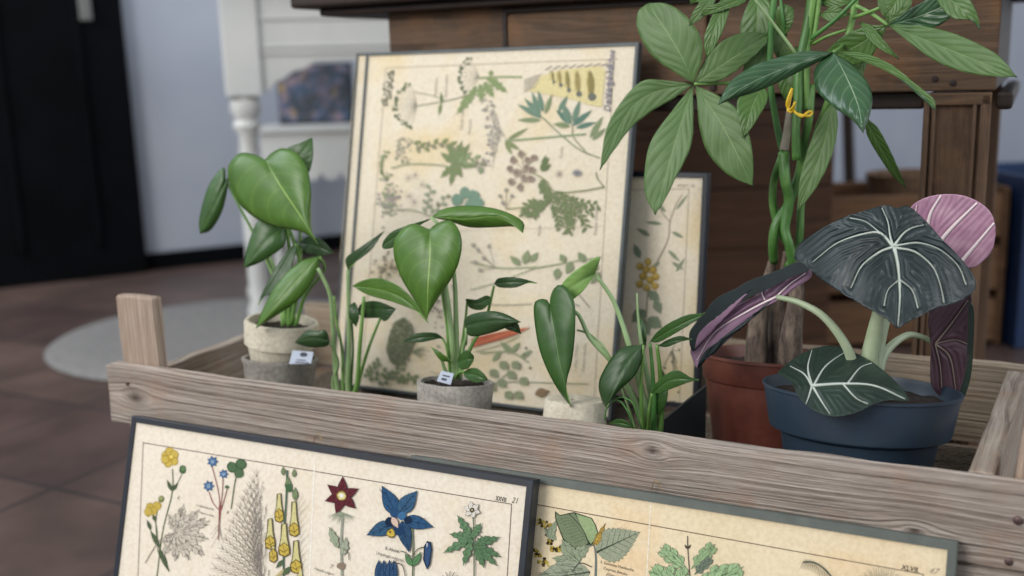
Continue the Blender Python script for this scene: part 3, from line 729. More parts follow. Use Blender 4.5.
    for (x, y) in ((490, 370), (500, 362), (508, 372), (498, 380), (512, 362), (488, 384), (520, 378), (505, 392), (515, 392)): s.leaf(x, y, x + 8, y + 7, 8, '8c9672', '6d7a5c', '7c8a6a')
    s.line([(478, 400), (498, 382), (510, 370)], 1, '8a9272')
    for (a, b) in ((524, 355), (520, 365), (530, 368), (526, 348)): s.blob(a, b, 1.4, '77755f')
    for a in range(0, 360, 36): s.line([(552, 318), (552 + 9 * math.cos(R(a)), 318 + 6 * math.sin(R(a)))], .6, '6e6a60', .3)
    s.leaf(535, 394, 549, 391, 8, '8c7355', '5d4a36', '5d4a36'); s.leaf(548, 332, 562, 330, 6, 'c9bda5', '6e6a60', '6e6a60')
    s.line([(575, 290), (583, 300), (590, 308)], .8, gr); s.line([(560, 300), (580, 306)], .8, '6e6a60')
    s.line([(430, 372), (450, 376)], .6, gr)
art3(pr3); pr3.finish()
pr4.line([(356, 60), (340, 260)], .6, 'b5a88f', straight=True); pr4.finish()
def art5(s):
    s.fade = .05
    s.line([(630, 190), (689, 189)], .7, 'a39882', straight=True); s.line([(689, 189), (679, 410)], .7, 'a39882', straight=True)
    br = '9b8c7a'
    s.line([(654, 268), (668, 240), (670, 222), (676, 205), (682, 195)], 1.8, br, 1); s.line([(670, 222), (662, 212), (658, 200)], 1, br)
    for p in ((662, 224, 645, 222, 4), (672, 232, 684, 238, 4), (666, 212, 655, 202, 4), (676, 210, 688, 194, 3), (668, 250, 680, 262, 4), (672, 262, 684, 270, 4), (660, 262, 650, 270, 4), (650, 236, 636, 228, 5), (676, 272, 685, 258, 4)):
        s.leaf(*p, '8b9678', '66745a')
    for (x, y) in ((640, 266), (648, 262), (653, 270), (643, 276), (650, 280), (656, 277), (647, 288), (640, 284), (655, 286), (646, 270)): s.blob(x, y, 4, 'a88a2c', 9, .15); s.blob(x - .6, y - .8, 2.6, 'd2b04a', 8, .2)
    for p in ((640, 258, 634, 244, 6), (648, 292, 660, 300, 9), (645, 310, 632, 322, 12), (655, 300, 661, 314, 8), (648, 318, 662, 328, 12), (640, 320, 650, 335, 11)): s.leaf(*p, '7f9072', '5b6b50', '5b6b50', .1, 7)
    s.line([(648, 288), (646, 320), (644, 350)], 1.4, '847d68')
    for k in range(8): s.line([(672, 350), (670 + random.uniform(-8, 10), 345 + k * 6)], .8, '6d6a56'); s.blob(670 + random.uniform(-6, 10), 350 + k * 6, 1.3, '5e5c4a')
    s.line([(665, 402), (676, 401)], 1, '8d8370'); s.line([(640, 403), (655, 402)], .6, '8d8370')
    s.text('XXXV. 56', 677, 187, 3, '8c8376')
art5(pr5); pr5.finish()
# hanging wires that stick up behind the front prints
wire = plain('brass_wire', 'b59a62', rough=.35, metal=1)
def hanger(pic, pts, vv, r=.5):
    tube('hanging_hook', [at(x, y, vv) for x, y in pts], [r / 1300] * 2, wire, pic.root, 14, 6)
hanger(pr1, ((313, 443), (317.5, 433.5), (323, 441.5)), -.012)
hanger(pr2, ((651, 490), (656, 480), (662, 491)), -.004)

# ------------------------------------------------------------------ crate
knots1 = ((-.425, .000, .020), (.155, .021, .009), (.36, -.016, .012), (-.05, -.03, .008))
M['board'] = wood('weathered_board', 'cdc3b9', 'a3968b', '554a43', 0, 330, .85, .0024, 0, 'a8836a', knots1, wv=7)
M['board2'] = wood('weathered_side', 'c0b6aa', '9a8e81', '5c5148', 1, 330, .85, .0012, 3.1, 'a27a5c')
M['board3'] = wood('weathered_back', 'b4a793', '918270', '584b3e', 0, 330, .85, .0012, 5.1, '9a7455')
M['post'] = wood('post_wood', 'cbbcae', 'a28f7f', '604f43', 2, 420, .85, .0012, 1.7, 'a88a74')
M['post2'] = wood('post_wood_warm', 'bba795', '988475', '66564a', 2, 300, .85, .0012, 8.7, 'a87e5c')
M['nail'] = plain('rusty_nail', '4c3d3b', '6c5856', 300, .5, metal=.6)
crate = empty('crate', O, YAW, label='weathered wooden tray crate holding the potted plants and upright prints', cat='crate')
LU = .93
box('front_board', (0, 0, .236), (LU, .018, ZT), M['board'], crate, .0016, .0016, .012)
box('lower_front_board', (.055, 0, .160), (LU, .018, .2335), M['board'], crate, .0016, .0012, .015)
box('back_board', (.02, .322, .2175), (LU, .338, ZT + .001), M['board3'], crate, .002, .0022, .02)
box('side_board', (.004, .0340, .222), (.019, .3210, .282), M['board2'], crate, .002, .002, .02)
box('side_board', (.868, .0200, .222), (.886, .3100, .300), M['board2'], crate, .0015, .0007, .02).rotation_euler = (0, 0, R(-4))
def post(lo, hi, mat): return box('corner_post', lo, hi, mat, crate, .0025, .0013, .02)
pp = [loc(at(x, 340, .04)) for x in (118, 163)]
post((.0050, .0190, .20), (.0590, .0330, .3740), M['post'])
post((.8890, .0200, .20), (.9280, .060, .3660), M['post2']).rotation_euler = (0, R(4), 0)
for k in range(5):
    box('floor_slat', (.0200, .0195 + k * .0605, .208), (.8600, .0735 + k * .0605, .2165), M['board3'], crate, .001, .0008, .03)
# woven wire liner on the slats
def liner():
    bm = bmesh.new(); z = .2175
    def bar(lo, hi):
        c = [(a + b) / 2 for a, b in zip(lo, hi)]; r = bmesh.ops.create_cube(bm, size=1)
        for v in r['verts']: v.co = Vector([c[i] + v.co[i] * (hi[i] - lo[i]) for i in range(3)])
    u = .075
    while u < .855: bar((u, .02, z), (u + .0012, .300, z + .0012)); u += .006
    v = .02
    while v < .300: bar((.075, v, z + .001), (.856, v + .0012, z + .0022)); v += .006
    me = bpy.data.meshes.new('wire_liner'); bm.to_mesh(me); bm.free(); me.materials.append(plain('wire_mesh', '5a5248', '8a8072', 200, .6, metal=.3))
    o = bpy.data.objects.new('wire_liner', me); COL.objects.link(o); o.parent = crate
liner()
def nail(x, y, r):
    p = at(x, y, -.0008); u, v, z = loc(p)
    o = lathe('nail', [(r, 0), (r, .0012), (r * .8, .002), (r * .3, .0023)], M['nail'], crate, 16)
    o.location = (u, v + .0012, z); o.rotation_euler = (R(90), 0, 0)
nail(1018, 521, .0034); nail(1009, 562, .0031); nail(127, 384, .0020)
# stand under the crate, hidden behind the front prints
stand = empty('wooden_stand', W(.47, .17, 0), YAW, label='low wooden stand carrying the crate behind the two front prints', cat='stand')
for su in (-.34, .36):
    for sv in (-.08, .14): box('leg', (su - .02, sv - .02, 0), (su + .02, sv + .02, .186), M['board3'], stand)
    box('top_slat', (su - .03, -.12, .186), (su + .03, .16, .1995), M['board3'], stand)
box('stretcher', (-.32, .13, .05), (.34, .145, .10), M['board3'], stand)

# ------------------------------------------------------------------ pots and plants
soilm = NT('potting_soil', .95); v_ = soilm.coord(); n_ = soilm.noise(v_, 320, 5, .75); soilm.base(soilm.ramp(n_, [(.35, '17110e'), (.6, '3a2d25'), (.75, '5e4c3e')])); soilm.bump(n_, 1, .004); soilm = soilm.m
def soil(parent, r, z, origin=(0, 0, 0)):
    vs = [Vector((0, 0, z))]; fs = []; n = 40; R_ = 12
    for i in range(1, R_ + 1):
        for k in range(n):
            a = 2 * math.pi * k / n; rr = r * i / R_; p = Vector((rr * math.cos(a), rr * math.sin(a), 0)); vs.append(Vector((p.x, p.y, z + .0035 * noise.noise(p * 90 + Vector((z * 50, 0, 0))) + .002 * noise.noise(p * 300))))
    fs = [(0, 1 + k, 1 + (k + 1) % n) for k in range(n)]
    for i in range(R_ - 1):
        for k in range(n):
            a = 1 + i * n + k; b = 1 + i * n + (k + 1) % n; fs.append((a, a + n, b + n, b))
    o = mk('soil', vs, fs, soilm, parent, world=False, smooth=False); o.location = origin
    return o
ZF = .2200  # top of the liner
TX, TY = R(-8.5), R(-.3)   # the pots lean back a little on the uneven slats
ZP = ZF + .0065
def tilt(o, h, TX=TX, TY=TY):
    """lean a pot back about its rim centre, h above its base"""
    o.rotation_euler = (TX, TY, YAW); up = o.rotation_euler.to_matrix() @ Vector((0, 0, h)); o.location = o.location - up + Vector((0, 0, h)); return o
def concrete(name, c1, c2, c3):
    t = NT(name, .9); v = t.coord(); n1 = t.noise(v, 38, 5, .65); n2 = t.noise(v, 240, 3, .7)
    t.base(t.mix(.5, t.ramp(n1, [(.35, c1), (.5, c2), (.68, c3)]), t.ramp(n2, [(.35, c1), (.65, c3)]))); t.bump(t.math('ADD', n1, n2), .5, .0012); return t.m
M['cream_pot'] = concrete('cream_clay', 'a89f8b', 'c3bba8', 'd2cab8')
M['grey_pot'] = concrete('grey_clay', '6d6862', '8f8a82', 'aaa59c')
M['terra'] = plain('terracotta_plastic', '572b21', '64362b', 60, .5)
M['blue'] = plain('blue_plastic', '212f3d', '273847', 12, .42, spec=.5)
M['black'] = plain('black_plastic', '0d1013', '15181c', 60, .6)
M['label'] = plain('paper_label', 'bcc6d6', rough=.6)
M['print'] = plain('label_print', '4a4e58', rough=.7)

# leaf and stem materials
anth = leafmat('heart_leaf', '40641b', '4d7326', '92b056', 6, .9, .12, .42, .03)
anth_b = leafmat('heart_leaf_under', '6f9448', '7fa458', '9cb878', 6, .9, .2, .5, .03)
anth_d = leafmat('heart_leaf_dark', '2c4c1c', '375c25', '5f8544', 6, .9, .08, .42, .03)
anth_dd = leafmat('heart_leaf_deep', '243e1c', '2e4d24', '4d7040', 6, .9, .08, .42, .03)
pach = leafmat('palm_leaflet_under', '4f6d38', '5a7a42', '8fa870', 7, .7, .26, .5, .03, .0007, .2)
pach_d = leafmat('palm_leaflet_top', '2b4c2e', '355a36', '8fa683', 7, .7, .25, .3, .035, .0012)
pach_y = leafmat('palm_leaflet_mid', '486a2e', '547838', '90a96c', 7, .7, .25, .4, .035, .001, .25)
stem_g = plain('fresh_stem', '587f3a', '6f964e', 40, .45)
stem_l = plain('pale_stem', '76905e', '8aa472', 40, .45)
stem_d = plain('dark_stem', '3d6c33', '4f8040', 40, .45)

# --- grey pot with the cream pot nested in it (left)
c = at(280.5, 357.5, .100); u0, v0, zr = loc(c)
low = lathe('nesting_pot', [(.028, 0), (.034, .02), (.0395, zr - ZP - .006), (.0415, zr - ZP - .003), (.0415, zr - ZP), (.038, zr - ZP), (.030, .02), (.0295, .0042), (.001, .004)], M['grey_pot'], None, 64, W(u0, v0, ZP), wob=.02)
tilt(low, zr - ZP); low.name = 'flower_pot'; tag(low, 'grey weathered clay pot with the cream pot nested inside it', 'pot')
c2 = at(282, 320.5, .100); u1, v1, z1 = loc(c2)
pl1 = empty('potted_plant', W(u1, v0, ZP + .0345), YAW, label='heart-leaved plant in a cream clay pot with label, farthest left in the crate', cat='plant', group='potted plants in the crate')
hz = z1 - ZP - .0345; tilt(pl1, hz, R(-4), R(6.5))
lathe('pot', [(.0225, 0), (.0235, .001), (.0348, hz - .0285), (.0352, hz - .0275), (.0385, hz - .0265), (.0398, hz - .003), (.0385, hz), (.0355, hz), (.0345, hz - .004), (.0320, hz - .02)], M['cream_pot'], pl1, 64, wob=.015)
soil(pl1, .0335, hz - .010)
def sticker(parent, pts, v, name='label_sticker', marks=()):
    P = [at(a, b, v) for a, b in pts]; nrm = (P[1] - P[0]).cross(P[2] - P[0]).normalized()
    if nrm.dot(C0 - P[0]) < 0: nrm = -nrm
    vs = P + [p - nrm * .0006 for p in P]
    o = mk(name, vs, [(0, 1, 2, 3), (7, 6, 5, 4), (0, 4, 5, 1), (1, 5, 6, 2), (2, 6, 7, 3), (3, 7, 4, 0)], M['label'], parent)
    mv = []; mf = []
    for poly in marks:
        b = len(mv); mv += [at(a, c_, v) + nrm * .0003 for a, c_ in poly]; mf.append(tuple(range(b, b + len(poly))))
    if mf: mk('label_marks', mv, mf, M['print'], o)
    return o
ell = [(303.8 + 3.8 * math.cos(a * .5236), 354.5 + 2.3 * math.sin(a * .5236)) for a in range(12)]
sticker(pl1, ((292.5, 350.5), (313.5, 352), (311, 363.5), (289, 364)), loc(at(300, 357, v0 - .0352))[1] - .0012,
        marks=(ell, ((296.5, 359.2), (306, 360), (306, 361), (296.3, 360.2)), ((295, 361.6), (309, 362.4), (309, 363.3), (295, 362.6))))
V = .10
A_ = (anth, anth_b); AD = (anth_d, anth_b); ADD = (anth_dd, anth_b)
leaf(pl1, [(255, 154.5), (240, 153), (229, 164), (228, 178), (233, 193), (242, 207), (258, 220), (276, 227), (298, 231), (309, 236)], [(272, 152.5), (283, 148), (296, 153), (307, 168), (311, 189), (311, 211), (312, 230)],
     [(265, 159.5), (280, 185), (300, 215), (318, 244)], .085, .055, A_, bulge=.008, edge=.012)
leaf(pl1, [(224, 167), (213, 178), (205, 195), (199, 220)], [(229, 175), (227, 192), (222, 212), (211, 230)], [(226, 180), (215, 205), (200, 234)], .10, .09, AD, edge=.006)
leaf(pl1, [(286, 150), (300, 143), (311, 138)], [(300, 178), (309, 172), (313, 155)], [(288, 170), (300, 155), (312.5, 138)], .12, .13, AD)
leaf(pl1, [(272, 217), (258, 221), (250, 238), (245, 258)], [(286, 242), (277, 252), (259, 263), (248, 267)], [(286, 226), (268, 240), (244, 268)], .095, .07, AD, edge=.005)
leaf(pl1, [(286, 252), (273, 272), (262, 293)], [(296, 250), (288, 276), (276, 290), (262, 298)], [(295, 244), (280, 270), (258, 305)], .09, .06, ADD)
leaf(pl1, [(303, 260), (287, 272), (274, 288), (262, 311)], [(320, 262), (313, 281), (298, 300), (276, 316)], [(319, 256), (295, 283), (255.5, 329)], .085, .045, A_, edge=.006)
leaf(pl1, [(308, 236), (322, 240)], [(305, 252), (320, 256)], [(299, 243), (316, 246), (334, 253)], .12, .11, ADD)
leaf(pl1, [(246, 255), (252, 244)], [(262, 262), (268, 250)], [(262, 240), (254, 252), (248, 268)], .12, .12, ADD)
for px_, rp in ((((286, 324, V), (285, 300, V), (290, 262, V), (287, 226, .095)), (2.4, 1.4)),
                (((289, 326, V), (290, 305, V), (299, 270, V), (296, 244, .09)), (2.4, 1.4)),
                (((292, 324, V), (295, 300, .1), (300, 262, .11), (268, 175, .1), (265, 163, .085)), (2.6, 1.3)),
                (((283, 326, V), (280, 300, .11), (275, 270, .11), (262, 240, .12)), (2.0, 1.2)),
                (((284, 322, V), (278, 290, .11), (262, 250, .115), (236, 200, .105), (227, 182, .1)), (2.0, 1.1)),
                (((296, 325, V), (305, 296, .1), (324, 270, .095), (320, 257, .085)), (2.2, 1.3)),
                (((294, 326, V), (303, 300, .12), (300, 262, .12), (299, 244, .12)), (1.8, 1.1)),
                (((290, 325, V), (298, 290, .12), (300, 230, .12), (288, 171, .12)), (2.0, 1.1))):
    stem('leaf_stalk', px_, rp, stem_g, pl1)

# --- cuttings between the left pot and the middle pot
def smallpot(name, label, u, v, r=.022, h=.038):
    e = empty(name, W(u, v, ZF), YAW, label=label, cat='plant', group='potted plants in the crate')
    lathe('pot', [(r * .75, 0), (r * .78, .001), (r, h - .001), (r, h), (r * .9, h), (r * .7, .006), (.001, .005)], M['black'], e, 32)
    soil(e, r * .9, h - .006); return e
u2, v2, _ = loc(at(346, 392, .085))
pl2 = smallpot('potted_plant', 'loose tall-stemmed cuttings with arching leaves between the cream pot and the grey cup', u2, v2)
e2 = W(u2, v2, ZF + .03)
def from_base(e, pts, rp, mat, parent, dx=0):
    P = [e + DU * dx] + [at(*p) for p in pts]; sc = pxm(P[0]); return tube('leaf_stalk', P, [r / sc for r in rp], mat, parent, 26)
for pts, rp, mt in ((((348, 388, .085), (349, 340, .085), (348, 270, .09)), (3, 1.8), stem_l),
                    (((356, 388, .085), (360, 345, .08), (364, 297, .08)), (2.6, 1.7), stem_g),
                    (((357, 389, .09), (368, 350, .09), (382, 314, .09)), (2, 1.2), stem_g),
                    (((337, 385, .085), (333, 330, .08), (330, 295, .075), (318, 268, .07)), (2.8, 1.8), stem_l),
                    (((343, 386, .085), (342, 350, .09), (336, 318, .09), (334, 296, .09)), (1.8, 1.2), stem_g),
                    (((351, 388, .09), (353, 350, .09), (352, 322, .09)), (1.6, 1.0), stem_d),
                    (((333, 385, .085), (338, 365, .08), (334, 350, .07), (330, 343, .065)), (2.2, 1.4), stem_l)):
    from_base(e2, pts, rp, mt, pl2, random.uniform(-.008, .008))
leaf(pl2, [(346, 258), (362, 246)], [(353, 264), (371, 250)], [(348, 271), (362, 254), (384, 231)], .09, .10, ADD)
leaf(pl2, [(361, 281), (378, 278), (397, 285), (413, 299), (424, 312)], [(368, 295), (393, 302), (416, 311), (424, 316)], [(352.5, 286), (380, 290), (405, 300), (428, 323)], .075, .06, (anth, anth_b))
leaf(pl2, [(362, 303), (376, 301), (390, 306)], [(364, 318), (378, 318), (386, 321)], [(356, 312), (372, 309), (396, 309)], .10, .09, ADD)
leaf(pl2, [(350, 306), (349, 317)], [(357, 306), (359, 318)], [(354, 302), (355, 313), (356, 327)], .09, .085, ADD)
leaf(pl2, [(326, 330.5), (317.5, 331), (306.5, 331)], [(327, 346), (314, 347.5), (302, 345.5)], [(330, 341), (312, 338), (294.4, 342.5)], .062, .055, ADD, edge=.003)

# --- middle plant in the grey soil cup
c = at(455.5, 381, .070); u3, v3, z3 = loc(c); r3 = 38.3 / pxm(c)
pl3 = empty('potted_plant', W(u3, v3, ZP), YAW, label='heart-leaved plant in a low grey clay cup with blue-white tag, middle of the crate', cat='plant', group='potted plants in the crate')
h3 = z3 - ZP; tilt(pl3, h3)
lathe('pot', [(r3 * .72, 0), (r3 * .74, .001), (r3 * .96, h3 - .025), (r3 * .975, h3 - .02), (r3, h3 - .001), (r3 * .985, h3), (r3 * .90, h3), (r3 * .88, h3 - .003), (r3 * .7, .02)], M['grey_pot'], pl3, 64, wob=.02)
soil(pl3, r3 * .89, h3 - .0045)
sticker(pl3, ((441, 370.8), (453.8, 373.6), (450.5, 384.8), (436.8, 381.2)), v3 - .024, 'plant_tag', marks=(((443, 374.5), (450, 376), (449.6, 377.3), (442.5, 375.8)), ((442, 377.5), (447, 378.7), (446.5, 381), (441.3, 379.8))))
b3 = (454.5, 379, .07)
leaf(pl3, [(422, 226), (412.5, 223.6), (403, 228), (395, 239.6), (393.4, 253), (397, 268), (403, 281.6), (412.5, 297), (422, 312)], [(435.4, 224), (449, 220), (458, 228), (462, 243), (459, 262.5), (450.7, 280), (439, 297), (430, 312)],
     [(429.7, 229.5), (430, 255), (428, 285), (427, 320)], .045, .025, A_, bulge=.008, edge=.010)
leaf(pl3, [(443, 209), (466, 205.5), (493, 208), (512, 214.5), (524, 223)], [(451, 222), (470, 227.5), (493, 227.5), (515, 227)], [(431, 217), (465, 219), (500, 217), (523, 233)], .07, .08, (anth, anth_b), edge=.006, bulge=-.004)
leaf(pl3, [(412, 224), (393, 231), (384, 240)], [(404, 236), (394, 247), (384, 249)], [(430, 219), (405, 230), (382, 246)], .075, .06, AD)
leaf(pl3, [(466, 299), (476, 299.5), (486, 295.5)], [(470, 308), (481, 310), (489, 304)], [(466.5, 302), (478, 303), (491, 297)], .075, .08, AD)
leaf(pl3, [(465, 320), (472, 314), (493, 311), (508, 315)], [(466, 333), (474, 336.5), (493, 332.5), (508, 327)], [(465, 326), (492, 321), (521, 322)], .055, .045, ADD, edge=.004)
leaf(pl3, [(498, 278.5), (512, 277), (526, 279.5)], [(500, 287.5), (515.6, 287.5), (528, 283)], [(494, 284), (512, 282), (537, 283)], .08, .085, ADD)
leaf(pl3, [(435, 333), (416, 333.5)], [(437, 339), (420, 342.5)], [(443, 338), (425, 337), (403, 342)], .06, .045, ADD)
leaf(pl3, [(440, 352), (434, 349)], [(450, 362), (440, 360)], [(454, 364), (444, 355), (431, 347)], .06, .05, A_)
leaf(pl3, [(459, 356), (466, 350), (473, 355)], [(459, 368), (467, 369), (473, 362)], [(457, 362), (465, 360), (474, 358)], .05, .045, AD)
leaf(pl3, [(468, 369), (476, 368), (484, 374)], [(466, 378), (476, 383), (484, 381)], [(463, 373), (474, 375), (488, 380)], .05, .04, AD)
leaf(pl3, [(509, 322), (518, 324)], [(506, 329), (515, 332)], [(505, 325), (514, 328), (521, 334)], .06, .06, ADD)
for px_, rp, mt in (((b3, (452, 340, .065), (446, 290, .065), (438, 250, .06), (430.5, 229, .05)), (3.4, 1.8), stem_l),
                (((457, 379, .07), (456, 320, .07), (454, 274, .07), (446, 235, .072), (431, 217, .07)), (3.2, 1.6), stem_l),
                (((451, 379, .07), (448, 330, .068), (443, 295, .065), (436, 260, .065), (429, 232, .06)), (2.6, 1.6), stem_g),
                (((460, 379, .068), (463, 350, .06), (466, 338, .055), (466, 328, .055)), (2.4, 1.4), stem_l),
                (((458, 378, .072), (472, 345, .075), (485, 322, .08), (494, 286, .08)), (2.2, 1.3), stem_g),
                (((456, 378, .073), (462, 345, .073), (466, 315, .073), (467, 302, .074)), (2.0, 1.2), stem_g),
                (((452, 377, .07), (449, 360, .065), (446, 345, .062), (442, 338, .06)), (1.8, 1.1), stem_g),
                (((456, 377, .065), (460, 372, .055), (466, 372, .05)), (1.8, 1.1), stem_g),
                (((449, 379, .065), (445, 370, .06), (441, 358, .055)), (2.2, 1.5), stem_l),
                (((466, 345, .06), (470, 330, .06), (498, 325, .06), (506, 326, .06)), (1.2, .9), stem_g)):
    stem('leaf_stalk', px_, rp, mt, pl3)

# --- upturned cream pot
c = at(575, 398.5, .066); u4, v4, z4 = loc(c); r4 = 29.5 / pxm(c); h4 = z4 - ZP
inv = lathe('flower_pot', [(r4 * 1.24, 0), (r4 * 1.24, .016), (r4 * 1.18, .017), (r4 * 1.03, h4 - .003), (r4 * .98, h4 - .0005), (r4 * .90, h4), (r4 * .30, h4 - .0006), (r4 * .16, h4 - .001), (r4 * .15, h4 - .006), (.0008, h4 - .006)], M['cream_pot'], None, 64, W(u4, v4, ZP), wob=.02)
tilt(inv, h4); tag(inv, 'cream clay pot turned upside down, drain hole up, between grey cup and cuttings', 'pot')

# --- right cuttings
u5, v5, _ = loc(at(650, 432, .085))
pl5 = smallpot('potted_plant', 'green cuttings with one long hanging heart leaf beside the upside-down pot', u5, v5)
e5 = W(u5, v5, ZF + .03)
leaf(pl5, [(546, 299), (537, 300), (533.7, 306), (534.6, 323), (539, 348), (548, 372), (560, 393)], [(550.6, 295.5), (555, 287), (562, 284.5), (570, 292), (575, 306), (575, 334), (572, 361.5), (566, 386)],
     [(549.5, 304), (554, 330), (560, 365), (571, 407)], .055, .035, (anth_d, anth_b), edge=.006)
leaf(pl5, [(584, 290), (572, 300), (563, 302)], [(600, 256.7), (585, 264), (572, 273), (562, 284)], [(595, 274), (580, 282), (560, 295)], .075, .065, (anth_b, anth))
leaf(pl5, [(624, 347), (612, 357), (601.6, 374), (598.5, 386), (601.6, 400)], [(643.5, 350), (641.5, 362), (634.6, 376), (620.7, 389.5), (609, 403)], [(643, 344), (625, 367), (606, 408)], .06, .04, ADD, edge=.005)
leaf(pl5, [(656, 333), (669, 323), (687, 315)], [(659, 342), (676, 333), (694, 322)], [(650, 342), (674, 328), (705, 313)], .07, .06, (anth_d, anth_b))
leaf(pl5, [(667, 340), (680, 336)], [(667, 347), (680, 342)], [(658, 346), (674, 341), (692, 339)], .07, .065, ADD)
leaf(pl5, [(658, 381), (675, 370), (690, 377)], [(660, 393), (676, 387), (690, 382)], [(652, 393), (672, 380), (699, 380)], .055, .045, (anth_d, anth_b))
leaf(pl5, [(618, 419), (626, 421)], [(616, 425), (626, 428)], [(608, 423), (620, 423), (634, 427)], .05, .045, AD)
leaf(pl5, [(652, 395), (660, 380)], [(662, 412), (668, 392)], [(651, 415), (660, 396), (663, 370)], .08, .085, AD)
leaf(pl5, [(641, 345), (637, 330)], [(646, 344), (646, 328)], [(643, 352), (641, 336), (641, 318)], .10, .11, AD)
for pts, rp, mt in ((((650, 428, .08), (640, 385, .075), (628, 342, .075), (614, 302, .08), (596, 275, .076)), (4.5, 1.8), stem_l),
                    (((645, 428, .08), (632, 395, .075), (612, 362, .07), (590, 338, .065), (576, 312, .062), (550, 303, .056)), (4.5, 1.4), stem_l),
                    (((655, 430, .085), (650, 390, .085), (642, 350, .09), (638, 315, .1), (637, 293, .105)), (5, .8), stem_l),
                    (((660, 430, .085), (661, 385, .08), (657, 345, .07)), (4, 1.6), stem_g),
                    (((653, 430, .08), (654, 400, .075), (652, 365, .07), (650, 343, .07)), (3.6, 1.5), stem_d),
                    (((644, 430, .075), (641, 400, .065), (642, 365, .06), (643.5, 345, .06)), (2.6, 1.2), stem_g),
                    (((648, 430, .075), (649, 412, .065), (652, 394, .055)), (2.4, 1.4), stem_g),
                    (((612, 362, .07), (592, 336, .07), (577, 330, .068)), (1.4, 1.1), stem_l),
                    (((640, 432, .07), (628, 426, .06), (612, 423, .05)), (1.6, 1.2), stem_g),
                    (((634, 430, .06), (628, 412, .05), (618, 400, .05), (607, 408, .05), (605, 420, .05)), (1.0, .8), stem_d),
                    (((642, 430, .06), (634, 405, .05), (622, 397, .05), (612, 402, .05)), (1.0, .8), stem_d)):
    from_base(e5, pts, rp, mt, pl5, random.uniform(-.01, .01))

# --- dark panel leaning beside the red-brown pot
pA = at(660, 422, .140); pB = at(706, 385, .150)
ua, va, za = loc(pA); ub, vb_, zb = loc(pB)
vs = []
dd = Vector((vb_ - va, -(ub - ua), 0)).normalized() * .004
for s_ in (-1, 1):
    for (u, v, z) in ((ua, va, ZF), (ub, vb_, ZF), (ub, vb_, zb), (ua, va, za)): vs.append(W(u + s_ * dd.x, v + s_ * dd.y, z))
pan = mk('display_board', vs, [(0, 1, 2, 3), (7, 6, 5, 4), (0, 4, 5, 1), (1, 5, 6, 2), (2, 6, 7, 3), (3, 7, 4, 0)], M['black'], None, origin=W(ua, va, ZF))
tag(pan, 'black panel with slanting top edge standing left of the red-brown pot', 'board')

# --- red-brown pot with the braided money tree
c = at(776, 354.5, .218); u6, v6, z6 = loc(c); r6 = 75.5 / pxm(c); h6 = z6 - ZP
pl6 = empty('potted_tree', W(u6, v6, ZP), YAW, label='braided-stem tree with large finger-like leaves in a red-brown plastic pot', cat='plant', group='potted plants in the crate')
tilt(pl6, h6)
lathe('pot', [(r6 * .74, 0), (r6 * .76, .002), (r6 * .905, h6 - .026), (r6 * .925, h6 - .025), (r6 * .935, h6 - .024), (r6 * .975, h6 - .003), (r6, h6 - .0025), (r6, h6), (r6 * .965, h6), (r6 * .93, h6 - .005), (r6 * .88, h6 - .03)], M['terra'], pl6, 72)
soil(pl6, r6 * .91, h6 - .012)
VT = .218
t = NT('corky_trunk', .9); vv_ = t.coord((1, 1, .35)); n1 = t.noise(vv_, 120, 5, .7); t.base(t.ramp(n1, [(.35, '352c26'), (.5, '584b41'), (.68, '7c6e60')])); t.bump(n1, .8, .003); bark = t.m
t = NT('ringed_stem', .45); vv_ = t.coord((1, 1, .4)); n1 = t.noise(vv_, 60, 4, .6); t.base(t.ramp(n1, [(.35, '31551f'), (.55, '446f30'), (.72, '668c4a')])); t.bump(n1, .3, .001); tst = t.m
graym = plain('grey_bark', '6f6a5c', '8f897a', 60, .8, .001)
for px_, rp in ((((757, 368, VT - .01), (757, 340, VT - .01), (760, 308, VT - .005), (768, 280, VT), (774, 255, VT)), (12, 12.5, 10, 5.5, 3.5)),
                (((775, 366, VT + .01), (775, 335, VT + .01), (778, 305, VT + .01), (783, 275, VT + .005), (786, 252, VT)), (7, 8, 8, 5, 3)),
                (((790, 368, VT - .01), (791, 340, VT - .01), (795, 308, VT - .005), (797, 282, VT), (792, 255, VT)), (12.5, 13, 11, 6.5, 4)),
                (((770, 366, VT + .03), (768, 335, VT + .03), (766, 300, VT + .02), (772, 262, VT)), (8, 9, 7, 4))):
    stem('trunk', px_, rp, bark, pl6, 30)
TV = VT
